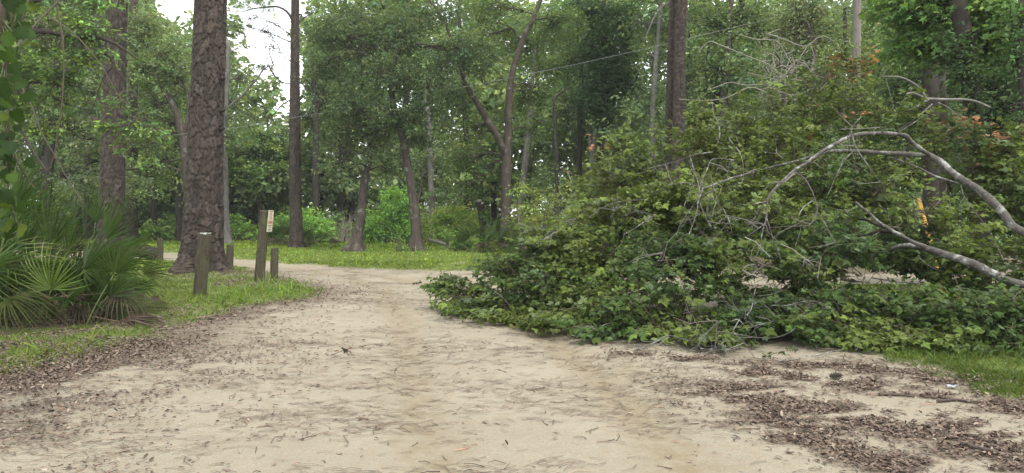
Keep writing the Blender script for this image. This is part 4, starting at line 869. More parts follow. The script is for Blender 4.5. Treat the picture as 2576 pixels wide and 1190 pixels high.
# ------------------------------------------------------------------ the fallen tree across the road
def C3(x, y): return (2000 + x / 1.288) / 1.5528, (y / 1.288) / 1.5528
def C5(x, y): return (2900 + x / 1.7) / 1.5528, (450 + y / 1.7) / 1.5528
def C7(x, y): return (2300 + x / 2.576) / 1.5528, (1000 + y / 2.576) / 1.5528
FALL = A([P(3150, 760, 7.2)[0], 7.2, 0.])
def fallen_tree():
    rng = np.random.default_rng(301)
    root = empty('fallen_tree', FALL, 'leafy fallen tree with arching pale limbs lying across the sand road', 'fallen tree')
    paths = []
    def limb(name, C, pts, d0, d1, r0, r1, n=None, seg=9, mat=M_FALLEN, pre=()):
        uv = [C(*q) for q in pts]; k = len(uv); rows = list(pre)
        for i, (u, v) in enumerate(uv):
            t = i / (k - 1); rows.append(P4(u, v, d0 + (d1 - d0) * t, (r0 + (r1 - r0) * t) * .46))
        b = Buf(); c, r = tube(b, rows, (n or 5 * len(rows)) * 2, seg, .05, .3); paths.append(c[::2])
        link(name, b.mesh(name, mat, True, FALL), root); return c
    b0 = P4(3150, 800, 7.2, .13)
    limb('trunk', C5, [(1870, 780), (1700, 615), (1560, 495), (1430, 410), (1330, 322), (1230, 262)], 7.6, 8.4, .105, .075, 40, 14, pre=[b0, P4(2820, 690, 7.3, .075)])
    limb('trunk', C5, [(1870, 1130), (1660, 1055), (1500, 975), (1340, 920), (1250, 890), (1170, 868)], 7.3, 8.3, .1, .08, 40, 14, pre=[b0 + A([0, .05, -.12, 0]), P4(2850, 775, 7.2, .075)])
    limb('limb', C5, [(1240, 268), (1090, 258), (900, 252), (700, 240), (560, 245), (450, 278), (330, 312), (180, 348), (60, 385)], 8.45, 9.6, .068, .02, 50, 10)
    limb('limb', C5, [(1235, 262), (1180, 225), (1130, 185), (1080, 135), (960, 120), (850, 120), (740, 128), (650, 165), (560, 215), (470, 280), (400, 328), (350, 360), (270, 430), (200, 500), (165, 560)], 8.35, 7.2, .062, .026, 80, 10)
    limb('limb', C5, [(165, 555), (165, 640), (163, 690), (145, 745), (120, 860), (85, 950)], 7.2, 7.0, .026, .009)
    limb('limb', C5, [(1180, 868), (1090, 868), (1000, 885), (920, 915), (860, 960), (800, 1010)], 8.3, 8.9, .07, .04)
    limb('limb', C5, [(1260, 892), (1120, 832), (1000, 772), (920, 720), (840, 650), (750, 575)], 8.15, 8.3, .06, .028)
    limb('limb', C5, [(1000, 775), (930, 770), (850, 790), (770, 800)], 8.25, 8.7, .05, .04, mat=M_DARKB)
    limb('limb', C5, [(940, 745), (890, 725), (820, 690), (740, 680)], 8.25, 8.6, .045, .03, mat=M_DARKB)
    TW = [(C5, [(720, 110), (702, 140), (715, 200), (735, 240)], 7.6, 7.6, .016, .006), (C5, [(722, 110), (760, 220), (830, 330), (880, 410), (950, 492)], 7.6, 7.3, .02, .006),
          (C5, [(735, 240), (690, 290), (640, 370), (600, 460), (560, 560)], 7.6, 7.4, .01, .004),
          (C5, [(350, 365), (375, 390), (430, 430), (470, 510), (490, 610), (470, 680), (420, 740)], 7.3, 6.9, .018, .008), (C5, [(470, 560), (400, 610), (365, 680), (375, 770), (350, 870)], 7.1, 6.8, .012, .005),
          (C5, [(165, 690), (200, 800), (240, 900), (275, 980)], 7.1, 6.9, .014, .006), (C5, [(160, 720), (90, 770), (10, 810)], 7.1, 7.0, .012, .006), (C5, [(215, 840), (250, 850), (280, 872)], 7, 6.9, .008, .004),
          (C5, [(180, 545), (110, 630), (75, 740)], 7.2, 7.3, .02, .008), (C5, [(300, 310), (230, 265), (130, 235)], 8.6, 8.3, .016, .006), (C5, [(490, 650), (520, 690), (570, 770), (630, 860)], 7.0, 6.8, .01, .004),
          (C5, [(1430, 458), (1290, 410), (1200, 370), (1130, 340), (980, 280)], 8.0, 8.3, .03, .014), (C5, [(1450, 470), (1480, 560), (1560, 660), (1640, 770), (1760, 1010)], 7.9, 7.6, .014, .006), (C5, [(1475, 540), (1450, 600), (1460, 740)], 7.8, 7.7, .008, .004),
          (C5, [(1040, 110), (1130, 60), (1210, 0)], 8.1, 8.3, .012, .007), (C5, [(940, 118), (920, 95), (915, 70)], 7.9, 7.9, .02, .008), (C5, [(715, 100), (760, 40), (785, 10)], 7.6, 7.6, .016, .006),
          (C5, [(1020, 580), (1080, 640), (1110, 720), (1160, 770)], 7.6, 7.6, .008, .005), (C5, [(905, 590), (960, 660), (1000, 740)], 7.5, 7.6, .009, .006), (C5, [(1170, 930), (1240, 990), (1330, 1040)], 7.6, 7.4, .008, .004),
          (C5, [(80, 990), (200, 1000), (270, 1030)], 7, 6.8, .009, .004), (C5, [(860, 1080), (980, 1100), (1110, 1110)], 8.8, 8.2, .018, .012),
          (C3, [(1230, 855), (1140, 885), (1080, 905), (1020, 927), (960, 945)], 9.2, 8.3, .035, .02), (C3, [(960, 945), (940, 1010), (930, 1070), (900, 1160), (895, 1190)], 8.2, 7.4, .02, .009), (C3, [(1120, 805), (1010, 800), (980, 850), (950, 920), (940, 1010)], 8.6, 7.9, .018, .012),
          (C3, [(1010, 765), (900, 782), (850, 802), (760, 830), (655, 852)], 8.7, 9.0, .018, .006), (C3, [(895, 790), (915, 880), (890, 960), (870, 1040)], 8.7, 8.2, .014, .006), (C3, [(1040, 620), (1046, 680), (1030, 735)], 8.8, 8.7, .014, .006),
          (C3, [(1090, 690), (1150, 780), (1165, 880), (1140, 930)], 8.6, 8.3, .012, .006), (C3, [(1040, 625), (1100, 650), (1155, 740)], 8.8, 8.6, .008, .004), (C3, [(490, 1030), (560, 1012), (680, 1005)], 8.5, 8.7, .016, .008), (C3, [(500, 1050), (540, 1040), (620, 1000)], 8.5, 8.7, .01, .006),
          (C3, [(170, 1185), (240, 1140), (320, 1105), (230, 1170)], 8.6, 8.5, .012, .006), (C3, [(60, 1165), (180, 1140), (322, 1103)], 8.6, 8.5, .01, .006), (C3, [(1000, 880), (1030, 990), (1010, 1070), (1000, 1150)], 8, 7.5, .012, .005), (C3, [(945, 1020), (970, 1090), (1010, 1150)], 7.8, 7.4, .01, .005),
          (C3, [(910, 1040), (860, 1110), (830, 1185)], 7.8, 7.5, .01, .005), (C3, [(1060, 1050), (1100, 1120), (1110, 1185)], 7.7, 7.4, .01, .005), (C3, [(720, 1080), (640, 1130), (560, 1185)], 8.2, 7.8, .02, .008),
          (C3, [(280, 870), (310, 940), (325, 1000)], 9.4, 9.2, .01, .005), (C3, [(610, 880), (740, 850), (850, 860)], 9, 8.8, .008, .005), (C3, [(700, 980), (790, 930), (880, 920), (960, 945)], 8.8, 8.3, .012, .012),
          (C7, [(430, 965), (560, 920), (700, 850), (800, 800), (950, 832), (1100, 892), (1130, 1000)], 6.85, 6.85, .012, .016), (C7, [(780, 1045), (870, 1040), (1090, 905), (1200, 760), (1290, 670)], 6.75, 6.9, .01, .017), (C7, [(1300, 755), (1470, 770), (1700, 820), (1850, 832), (2000, 785), (2080, 725)], 6.8, 6.9, .014, .007),
          (C7, [(1470, 770), (1570, 870), (1640, 970), (1760, 1110)], 6.8, 6.6, .01, .006), (C7, [(1290, 650), (1278, 850), (1252, 930), (1120, 1030)], 6.85, 6.75, .022, .018), (C7, [(1430, 655), (1520, 640), (1620, 775)], 6.85, 6.8, .01, .006), (C7, [(1520, 640), (1440, 770), (1400, 870)], 6.85, 6.8, .01, .006),
          (C7, [(1930, 1045), (2100, 1035), (2300, 990), (2576, 935)], 6.5, 6.8, .007, .014), (C7, [(930, 740), (1000, 830), (1060, 890), (1100, 900)], 7.1, 6.9, .02, .014), (C7, [(1120, 930), (1230, 935), (1330, 900)], 6.8, 6.75, .012, .008), (C7, [(30, 780), (180, 690), (390, 680)], 7.4, 7.5, .012, .006), (C7, [(60, 880), (140, 820), (240, 740)], 7.2, 7.5, .012, .008),
          (C7, [(700, 850), (780, 930), (860, 990)], 6.8, 6.75, .007, .003), (C7, [(1610, 720), (1750, 690), (1870, 660)], 6.9, 7.1, .009, .005), (C7, [(1640, 100), (1650, 220), (1690, 300), (1660, 430), (1640, 540), (1600, 600)], 7.2, 6.9, .009, .006), (C7, [(1750, 160), (1830, 280), (1950, 350)], 7.2, 7.1, .007, .004),
          (C7, [(1680, 440), (1800, 530), (1900, 640)], 7, 6.9, .008, .004), (C7, [(2130, 20), (2230, 80), (2290, 190), (2340, 300)], 7.4, 7.2, .008, .004), (C7, [(930, 240), (960, 360), (980, 470), (1010, 560)], 7.1, 6.9, .007, .004), (C7, [(690, 60), (740, 0), (760, -60)], 7.6, 7.8, .006, .004),
          (C7, [(2500, 560), (2350, 470), (2200, 450), (2000, 500), (1830, 510)], 7.1, 7, .012, .005), (C7, [(1180, 800), (1240, 890), (1220, 970)], 6.8, 6.75, .007, .004), (C7, [(1440, 940), (1380, 950), (1330, 1020)], 6.7, 6.65, .006, .003), (C7, [(480, 1010), (530, 970), (600, 1060)], 6.7, 6.65, .004, .002)]
    for C, pts, d0, d1, r0, r1 in TW: limb('branch', C, pts, d0, d1, r0, r1, 4 * len(pts), 6)
    # fine bare twigs springing from the bare branches
    allp = np.concatenate(paths); tb = Buf()
    src = allp[rng.integers(0, len(allp), 110)]; src = src[src[:, 0] < 4.6]; n = len(src)
    dv = norm(rng.normal(size=(n, 3)) * A([1, .7, .7]) + A([-.5, -.1, -.25])); L = rng.uniform(.12, .42, (n, 1)); e = src + dv * L; e[:, 2] = np.maximum(e[:, 2], .02)
    tc_ = vary(rng, (.15, .138, .12), n, .3, .05); sticks(tb, src, e, .005, .0022, tc_, .1, rng=rng)
    j = rng.integers(0, n, n * 2); e2 = e[j] - dv[j] * L[j] * rng.uniform(.1, .6, (n * 2, 1)); dv2 = norm(dv[j] + rng.normal(size=(n * 2, 3)) * .7); s2 = e2.copy(); e2 = s2 + dv2 * rng.uniform(.06, .22, (n * 2, 1)); e2[:, 2] = np.maximum(e2[:, 2], .015)
    sticks(tb, s2, e2, .0032, .0016, tc_[j], .1, rng=rng)
    # leaf masses: u, v, distance, half width px, half height px, half depth m
    LB = [(1200, 745, 9.7, 85, 60, .7), (1160, 770, 9.2, 50, 40, .4), (1120, 715, 10, 34, 24, .3), (1290, 700, 9.6, 110, 85, .9), (1300, 790, 8.8, 120, 50, .6), (1400, 640, 9.8, 110, 90, .9), (1420, 740, 8.8, 130, 90, .8), (1450, 815, 8.0, 130, 55, .55),
          (1480, 560, 10, 100, 80, .9), (1530, 660, 9, 120, 90, .8), (1560, 780, 8, 120, 80, .6), (1620, 850, 7.4, 110, 36, .4), (1540, 450, 10.4, 80, 80, .9), (1610, 540, 9.6, 110, 85, .9), (1660, 660, 8.6, 110, 90, .8), (1700, 770, 7.8, 110, 85, .6), (1480, 870, 7.5, 60, 18, .3),
          (1560, 375, 10.6, 60, 46, .6), (1660, 420, 10.4, 90, 80, .9), (1740, 520, 9.4, 110, 90, .9), (1800, 640, 8.6, 110, 85, .8), (1780, 850, 7.2, 90, 40, .35), (1860, 790, 7.6, 100, 70, .5), (1770, 370, 10.6, 90, 70, .9), (1860, 440, 10, 110, 90, 1), (1920, 560, 9, 110, 85, .8), (1950, 680, 8.2, 100, 70, .6), (1990, 800, 7.6, 110, 70, .5),
          (1760, 290, 11, 30, 40, .3), (1860, 320, 10.8, 90, 70, .9), (1960, 380, 10.4, 110, 80, 1), (2030, 480, 9.6, 110, 80, .9), (2090, 580, 8.8, 90, 70, .7), (2130, 640, 8, 60, 50, .4), (1940, 260, 11, 80, 60, .8), (2040, 300, 10.8, 90, 80, .9), (2130, 390, 10.2, 100, 80, .9), (2200, 490, 9.2, 90, 70, .8), (2060, 200, 11.2, 60, 60, .6),
          (2140, 260, 11, 70, 70, .7), (2160, 150, 11.2, 30, 60, .3), (2110, 130, 11.3, 20, 40, .2), (2230, 300, 10.8, 70, 70, .8), (2270, 420, 9.6, 80, 70, .7), (2300, 540, 9, 80, 60, .7), (2130, 850, 7.2, 110, 50, .45), (2080, 760, 7.6, 90, 40, .45), (2240, 790, 7.5, 110, 60, .5), (2270, 870, 7.0, 120, 45, .4), (2380, 800, 7.3, 110, 70, .5),
          (2410, 880, 6.8, 110, 45, .4), (2510, 800, 7, 100, 90, .5), (2530, 890, 6.7, 90, 50, .4), (2400, 640, 8.4, 70, 45, .5), (2470, 560, 8.8, 80, 70, .6), (2540, 480, 9, 80, 80, .6), (2450, 400, 9.4, 60, 70, .5), (2380, 350, 9.8, 60, 60, .5), (2540, 380, 9.4, 60, 60, .5), (2560, 640, 8, 60, 50, .5), (2640, 820, 6.9, 90, 100, .5), (2680, 560, 8.5, 90, 110, .6), (2180, 720, 7.9, 34, 30, .3), (2330, 735, 7.6, 60, 26, .35), (2000, 720, 9, 90, 40, .5), (1850, 720, 9.2, 90, 40, .5), (2330, 670, 9.2, 90, 30, .5), (2440, 700, 8.6, 90, 40, .5), (2560, 720, 8, 80, 40, .5), (2080, 660, 9.4, 80, 40, .5), (2230, 640, 9.6, 80, 36, .5), (2300, 600, 10, 80, 50, .6), (2200, 760, 8, 90, 36, .4)]
    W = [(*P(u, v, d), ru * d / FPX, rd, rv * d / FPX, (.42 if v < 330 else .68 if v < 480 else 1.)) for u, v, d, ru, rv, rd in LB]
    cen, ax = cloud(W, 300, rng, .475, gscale=.85, shell=.45)
    u, v = proj(cen)
    hole = (((u - 2190) / 120) ** 2 + ((v - 705) / 13) ** 2 < 1) | (((u - 1930) / 90) ** 2 + ((v - 712) / 18) ** 2 < .8) | (((u - 1700) / 60) ** 2 + ((v - 705) / 14) ** 2 < .7)
    t_ = np.clip((v - 492) / 128, 0, 1); hole |= (np.abs(u - (2306 + 34 * t_)) < 17) & (v > 476) & (v < 625) & (cen[:, 1] < 9.9)
    cen, ax = cen[~hole], ax[~hole]; n = len(cen)
    cen[:, 2] = np.maximum(cen[:, 2], .07 + .1 * rng.random(n))
    # each spray: a twig with alternate leaves held nearly flat
    ax = norm(ax * A([1, 1, .35]) + A([-.35, -.15, .05])); up_right = (proj(cen)[1] < 430) & (rng.random(n) < .6)
    ax[up_right] = norm(ax[up_right] * A([.5, .5, 1]) + A([0, 0, .9]))
    L = rng.uniform(.16, .34, n)[:, None]
    s0, s1 = cen - ax * L * .6, cen + ax * L * .6; s1[:, 2] = np.maximum(s1[:, 2], .02)
    sticks(tb, s0, s1, .0032, .0016, vary(rng, (.085, .068, .05), n, .3), .06, rng=rng)
    # branchlets from the spray roots back toward each mass's heart
    ctr = A([w[:3] for w in W]); jj = np.linalg.norm(cen[:, None] - ctr[None], axis=2).argmin(1); k = rng.random(n) < .6
    hrt = ctr[jj] + rng.normal(size=(n, 3)) * .12; hrt[:, 2] = np.maximum(hrt[:, 2], .05)
    sticks(tb, hrt[k], s0[k], .0048, .0025, vary(rng, (.075, .062, .05), int(k.sum()), .3), .09, rng=rng)
    link('twigs', tb.mesh('twigs', M_TWIG, False, FALL), root)['kind'] = 'stuff'
    m = 13; i = np.repeat(np.arange(n), m); N = len(i); t = rng.uniform(-.6, .75, N); sgn = np.where(rng.random(N) < .5, -1., 1.)
    side = norm(np.cross(ax, A([0, 0, 1.])) + rng.normal(size=(n, 3)) * .15)
    pos = cen[i] + ax[i] * L[i] * t[:, None] + side[i] * (sgn * rng.uniform(.01, .05, N))[:, None] + rng.normal(size=(N, 3)) * A([.02, .02, .018])
    pos[:, 2] = np.maximum(pos[:, 2], .02 + .03 * rng.random(N))
    gu, gv = proj(pos); gt = np.clip((gv - 492) / 128, 0, 1); kk = ~((np.abs(gu - (2306 + 34 * gt)) < 23) & (gv > 478) & (gv < 590) & (pos[:, 1] < 9.9)); pos, i, t, sgn = pos[kk], i[kk], t[kk], sgn[kk]; N = len(i)
    dv = ax[i] * .6 + side[i] * sgn[:, None] * .8 + A([0, 0, -.3]) + rng.normal(size=(N, 3)) * .28
    tilt = norm(rng.normal(size=(n, 3)) * A([.5, .5, .3]) + A([0, -.35, 1.0])); nv = tilt[i] + rng.normal(size=(N, 3)) * .22
    flip = rng.random(N) < np.where(rng.random(n) < .12, .75, .06)[i]; nv[flip] *= -1
    zone = fbm(cen * 1.1 + 9, 2) + .16 * (v[~hole] < 560) - .1 * (u[~hole] > 2050)
    yel = sstep(.42, .66, zone + .1 * (rng.random(n) < .25))[:, None]
    cc = (A([[.039, .07, .0155]]) * (1 - yel) + A([[.09, .122, .023]]) * yel) * np.exp(rng.normal(size=(n, 1)) * .22)
    uu, vv = proj(cen); red = ((uu > 2380) & (uu < 2540) & (vv < 480) & (rng.random(n) < .14)) | ((uu > 2070) & (uu < 2220) & (vv < 220) & (rng.random(n) < .17)) | ((vv < 400) & (rng.random(n) < .02))
    cc[red] = A([.2, .1, .05]) * np.exp(rng.normal(size=(int(red.sum()), 1)) * .25)
    lc = np.clip(cc[i] * np.exp(rng.normal(size=(N, 1)) * .17), .004, .8)
    size = .068 * np.exp(rng.normal(size=N) * .25)
    # upright leafy shoots breaking the outline
    sh = Buf(); sp_, sd_, sn_, sc_ = [], [], [], []
    for (u0, v0, u1, v1, dd, rd_) in [(1775, 390, 1735, 240, 10.6, 0), (1545, 430, 1492, 330, 10.4, .3), (1690, 410, 1655, 315, 10.5, 0), (2165, 310, 2158, 90, 10.9, .5), (2120, 300, 2098, 120, 11, .4), (2195, 320, 2222, 190, 10.8, .3), (1905, 340, 1880, 245, 10.8, .15), (1960, 320, 1935, 215, 10.9, .2),
                                      (2470, 490, 2428, 268, 9.2, .6), (2505, 430, 2482, 300, 9.2, .6), (1610, 420, 1570, 345, 10.5, .2), (1830, 380, 1812, 290, 10.6, 0), (2040, 330, 2020, 190, 11, .1), (2290, 380, 2262, 250, 10.4, .1), (1440, 560, 1395, 480, 10, 0), (1380, 620, 1330, 560, 9.9, 0), (1180, 720, 1096, 700, 9.9, 0), (1200, 770, 1098, 735, 9.7, 0), (1210, 800, 1120, 815, 9.2, 0),
                                      (2560, 470, 2535, 330, 9, .3), (2380, 420, 2350, 300, 9.8, .1), (1480, 500, 1430, 420, 10.2, .1), (1720, 700, 1660, 640, 7.6, 0), (1640, 800, 1600, 700, 7.5, 0)]:
        q0, q1 = P(u0, v0, dd), P(u1, v1, dd - .15); ln = np.linalg.norm(q1 - q0); bnd = (q0 + q1) / 2 + rng.normal(size=3) * .06
        c, _ = tube(sh, [np.append(q0, .006), np.append(bnd, .004), np.append(q1, .0016)], 14, 5, .02, col=(.1, .075, .055)); k2 = int(30 * ln) + 6
        tt = np.sort(rng.random(k2)); cp = c[(tt * 13).astype(int)]; ax2 = norm(q1 - q0); an = np.arange(k2) * 2.4 + rng.normal(size=k2) * .5
        out = norm(np.stack([np.cos(an), np.sin(an), np.zeros(k2)], 1)); sp_.append(cp + out * .03); sd_.append(out + ax2 * .35 + A([0, 0, -.25])); sn_.append(ax2 * .6 + A([0, -.3, .8]) + rng.normal(size=(k2, 3)) * .3)
        col = np.tile(A([.075, .112, .022]), (k2, 1)); rk = rng.random(k2) < rd_ * (.2 + .7 * tt); col[rk] = A([.14, .075, .04]); sc_.append(col * np.exp(rng.normal(size=(k2, 1)) * .22))
    link('shoots', sh.mesh('shoots', M_TWIG, True, FALL), root)['kind'] = 'stuff'
    k3 = sum(len(x) for x in sp_); pos = np.concatenate([pos] + sp_); dv = np.concatenate([dv] + sd_); nv = np.concatenate([nv] + sn_); lc = np.concatenate([lc] + sc_); size = np.concatenate([size, .075 * np.exp(rng.normal(size=k3) * .2)]); N += k3
    # the 300 leaves that show largest are parts of their own
    pu, pv = proj(pos); seen = (pu > 20) & (pu < 2556) & (pv < 900); score = size / pos[:, 1] * seen
    big = np.argsort(-score)[:300]; rest = np.ones(N, bool); rest[big] = False
    fb = Buf(); leaves(fb, LEAF_LOBED, pos[rest], dv[rest], nv[rest], size[rest], lc[rest])
    link('leaves', fb.mesh('leaves', M_LEAF_GLOSS, False, FALL), root)['kind'] = 'stuff'
    protos = []
    for q in np.linspace(0, 299, 6).astype(int):
        pb = Buf(); leaves(pb, LEAF_LOBED, np.zeros((1, 3)), A([[1., 0, 0]]), A([[0, 0, 1.]]), 1., lc[big[q]][None]); protos.append(pb.mesh('leaf', M_LEAF_GLOSS))
    from mathutils import Matrix
    for k, q in enumerate(big):
        X = norm(dv[q]); Z = norm(nv[q] - X * (nv[q] @ X)); Y = np.cross(Z, X); p = pos[q] - FALL; s = size[q]
        o = bpy.data.objects.new('leaf', protos[k % 6]); COL.objects.link(o); o.parent = root
        o.matrix_local = Matrix(((X[0] * s, Y[0] * s, Z[0] * s, p[0]), (X[1] * s, Y[1] * s, Z[1] * s, p[1]), (X[2] * s, Y[2] * s, Z[2] * s, p[2]), (0, 0, 0, 1)))
fallen_tree()

# ------------------------------------------------------------------ saw palmettos
def frond_mesh(name, rng, nseg, arc, col, droop, split=.3, mat=None, tipcol=None, fold=.05):
    """a fan: pleated lance segments joined near the hub, free and drooping at the tips; hub at origin, fan opens along +X, face up +Z"""
    b = Buf()
    for k in range(nseg):
        a = (k / (nseg - 1) - .5) * arc + rng.normal() * .02; L = (1 - .28 * abs(k / (nseg - 1) - .5) * 2) * rng.uniform(.9, 1.06)
        w = arc / nseg * .46; ca, sa = math.cos(a), math.sin(a); rows = []
        dr = droop * rng.uniform(.5, 1.6); bend = rng.normal() * .05
        for t in (.03, split * .6, split, .62, .82, 1.0):
            wd = (w * t * L if t <= split else w * split * L * (1 - ((t - split) / (1 - split)) ** 1.6)) ; z = .14 * t - dr * max(0, t - .35) ** 2 * 1.6; aa = a + bend * t * t
            c = A([math.cos(aa) * t * L, math.sin(aa) * t * L, z]); s = A([-math.sin(aa), math.cos(aa), 0])
            rows += [c - s * wd, c + A([0, 0, -fold * wd / max(w * split, 1e-3) * .5]), c + s * wd]
        V = A(rows); F = []
        for r in range(5):
            for j in (0, 1): F.append([r * 3 + j, r * 3 + j + 3, r * 3 + j + 4, r * 3 + j + 1])
        cc = A(col) * math.exp(rng.normal() * .14); C = np.tile(cc, (18, 1))
        if tipcol is not None: C[12:] = A(tipcol)
        C[1::3] *= .8
        b.add(V, A(F), C)
    return b.mesh(name, mat or M_FROND)
RF = np.random.default_rng(401)
FR = {'green': [frond_mesh('frond', RF, 26, 3.3, (.058, .1, .024), .55, fold=.1), frond_mesh('frond', RF, 22, 2.6, (.05, .088, .022), .3), frond_mesh('frond', RF, 28, 4.0, (.066, .108, .026), .9), frond_mesh('frond', RF, 24, 2.9, (.055, .096, .023), .7, tipcol=(.15, .16, .06))],
      'pale': [frond_mesh('frond', RF, 24, 3.1, (.17, .26, .06), .35)],
      'stiff': [frond_mesh('frond', RF, 20, 1.7, (.06, .108, .026), .1), frond_mesh('frond', RF, 22, 2.1, (.052, .092, .022), .15)],
      'dead': [frond_mesh('frond', RF, 20, 2.4, (.09, .066, .047), 1.3, mat=M_DRY), frond_mesh('frond', RF, 18, 1.8, (.1, .07, .05), 1.0, mat=M_DRY)],
      'fading': [frond_mesh('frond', RF, 22, 2.0, (.09, .11, .04), 1.0, tipcol=(.13, .1, .06))]}
from mathutils import Matrix
def place_frond(root, base, hub, direction, face, size, kind, rng, stem=True, foot=None):
    me = FR[kind][rng.integers(len(FR[kind]))]; X = norm(A(direction, float)); Z = A(face, float); Z = norm(Z - X * (Z @ X)); Y = np.cross(Z, X); p = A(hub) - base
    o = bpy.data.objects.new('dead_frond' if kind == 'dead' else 'frond', me); COL.objects.link(o); o.parent = root
    s = size; o.matrix_local = Matrix(((X[0] * s, Y[0] * s, Z[0] * s, p[0]), (X[1] * s, Y[1] * s, Z[1] * s, p[1]), (X[2] * s, Y[2] * s, Z[2] * s, p[2]), (0, 0, 0, 1)))
    if stem:
        f = A(foot) if foot is not None else base + A([rng.normal() * .12, rng.normal() * .12, .02])
        b = Buf(); mid = (f + A(hub)) / 2 + A([0, 0, .05]) - X * .08
        tube(b, [np.append(f, .009), np.append(mid, .007), np.append(A(hub), .006)], 9, 5, col=(.1, .13, .045) if kind != 'dead' else (.17, .12, .08)); link('stalk', b.mesh('stalk', M_DRY, True, base), root)
def palmetto(label, u, v, nf, size, height, seed, dead=3, spreadx=.4, hubs=(), kinds=('green', 'stiff', 'green', 'fading')):
    rng = np.random.default_rng(seed); g = G(u, v); base = A([g[0], g[1], float(hgt(g)[0])]); root = empty('palmetto', base, label, 'palmetto')
    for k in range(nf):
        an = rng.uniform(0, 6.28); el = rng.uniform(.15, 1.15); dv = A([math.cos(an) * math.cos(el), math.sin(an) * math.cos(el), math.sin(el)])
        foot = base + A([rng.normal() * spreadx, rng.normal() * spreadx * .6, .02]); hub = foot + dv * height * rng.uniform(.5, 1.0); hub[2] = max(hub[2], base[2] + .12)
        fd = norm(dv + A([0, 0, -.25]) + rng.normal(size=3) * .2); fc = A([0, 0, 1.]) + rng.normal(size=3) * .55 + A([0, -.5, 0])
        place_frond(root, base, hub, fd, fc, size * rng.uniform(.8, 1.15), kinds[rng.integers(len(kinds))], rng, True, foot)
    for k in range(dead):
        an = rng.uniform(0, 6.28); hub = base + A([math.cos(an) * .35 + rng.normal() * spreadx, math.sin(an) * .3, rng.uniform(.12, .4)])
        place_frond(root, base, hub, A([math.cos(an), math.sin(an) - .3, -.5]), A([0, -.3, 1]), size * .85, 'dead', rng, True)
    for (hu, hv, hd, dv, fc, s, kind, fu, fv) in hubs:
        fg = G(fu, fv); place_frond(root, base, P(hu, hv, hd), dv, fc, s, kind, rng, True, A([fg[0], hd + .15, .05]))
    return root
palmetto('palmetto fans splaying right at the end of the roadside clump', 205, 800, 22, .55, .62, 411, 5, .3, hubs=[
    (211, 678, 8.6, (.75, -.1, .45), (-.45, -.8, .4), .82, 'green', 225, 800), (310, 658, 8.9, (.9, -.1, .0), (-.1, -.75, .6), .6, 'green', 265, 800), (267, 602, 8.8, (.6, 0, .8), (-.3, -.95, .2), .72, 'stiff', 240, 800),
    (310, 630, 9.3, (.9, .1, .3), (-.2, -.6, .7), .45, 'green', 270, 790), (290, 720, 8.7, (.8, -.2, -.4), (.1, -.6, .8), .6, 'green', 270, 800), (240, 560, 9.2, (.2, .1, .95), (0, -1, .1), .6, 'stiff', 240, 790)])
palmetto('palmetto with one pale yellow-green fan facing the road', 130, 815, 28, .62, .75, 421, 6, .45, hubs=[
    (130, 728, 8.0, (-.05, -.25, .95), (0, -1, -.2), .6, 'pale', 120, 820), (123, 623, 8.6, (.12, .1, .98), (0, -1, .1), .85, 'stiff', 125, 800), (60, 640, 8.5, (.5, -.2, .7), (-.3, -.9, .2), .8, 'green', 80, 810), (170, 640, 8.9, (.3, .1, .9), (-.1, -1, .1), .8, 'stiff', 160, 800),
    (90, 560, 9.3, (.3, 0, .95), (0, -1, .2), .75, 'green', 100, 790)])
palmetto('dense palmetto clump cut by the picture edge under the grape vine', -20, 815, 36, .66, .95, 431, 7, .5, hubs=[
    (10, 600, 8.4, (.4, -.1, .9), (-.2, -1, .2), .85, 'stiff', 0, 810), (40, 530, 9.2, (.5, 0, .85), (-.3, -.9, .1), .8, 'green', 30, 790), (-20, 680, 8.0, (.8, -.2, .3), (-.2, -.8, .6), .8, 'green', -10, 815), (20, 750, 7.8, (.6, -.4, -.2), (0, -.6, .8), .7, 'fading', 10, 820)])
palmetto('taller palmetto fans standing behind the roadside clump', 10, 760, 26, .68, 1.1, 441, 3, .55)
palmetto('palmetto on the left side of the lawn pine foot', 706, 620, 16, .8, .75, 451, 2, .3)
palmetto('palmetto on the right side of the lawn pine foot', 772, 624, 12, .7, .5, 461, 2, .3)
palmetto('dusky palmetto tuft beside the forked oak', 1222, 636, 18, .85, .8, 471, 2, .4)
def dead_fronds():
    rng = np.random.default_rng(481)
    for label, hu, hv, d, dv, fc, s, kind in [('withered brown palmetto fan lying at the grass edge', 300, 828, 8.3, (.95, -.1, -.02), (.05, -.35, 1), .72, 'dead'), ('half-green wilted palmetto fan slumped above the withered one', 335, 785, 8.6, (.9, -.1, .1), (.1, -.5, .9), .68, 'fading'),
                                             ('dry brown palmetto fan hanging at the clump foot', 265, 760, 8.8, (.6, -.2, -.6), (.3, -.7, .6), .38, 'dead')]:
        h = P(hu, hv, d); h[2] = max(h[2], hgt(h[:2])[0] + .03); base = A([h[0], h[1], float(hgt(h[:2])[0])]); root = empty('fallen_frond', base, label, 'palm frond')
        place_frond(root, base, h, dv, fc, s, kind, rng, True, A([h[0] - .75, h[1] + .1, base[2] + .05]))
dead_fronds()

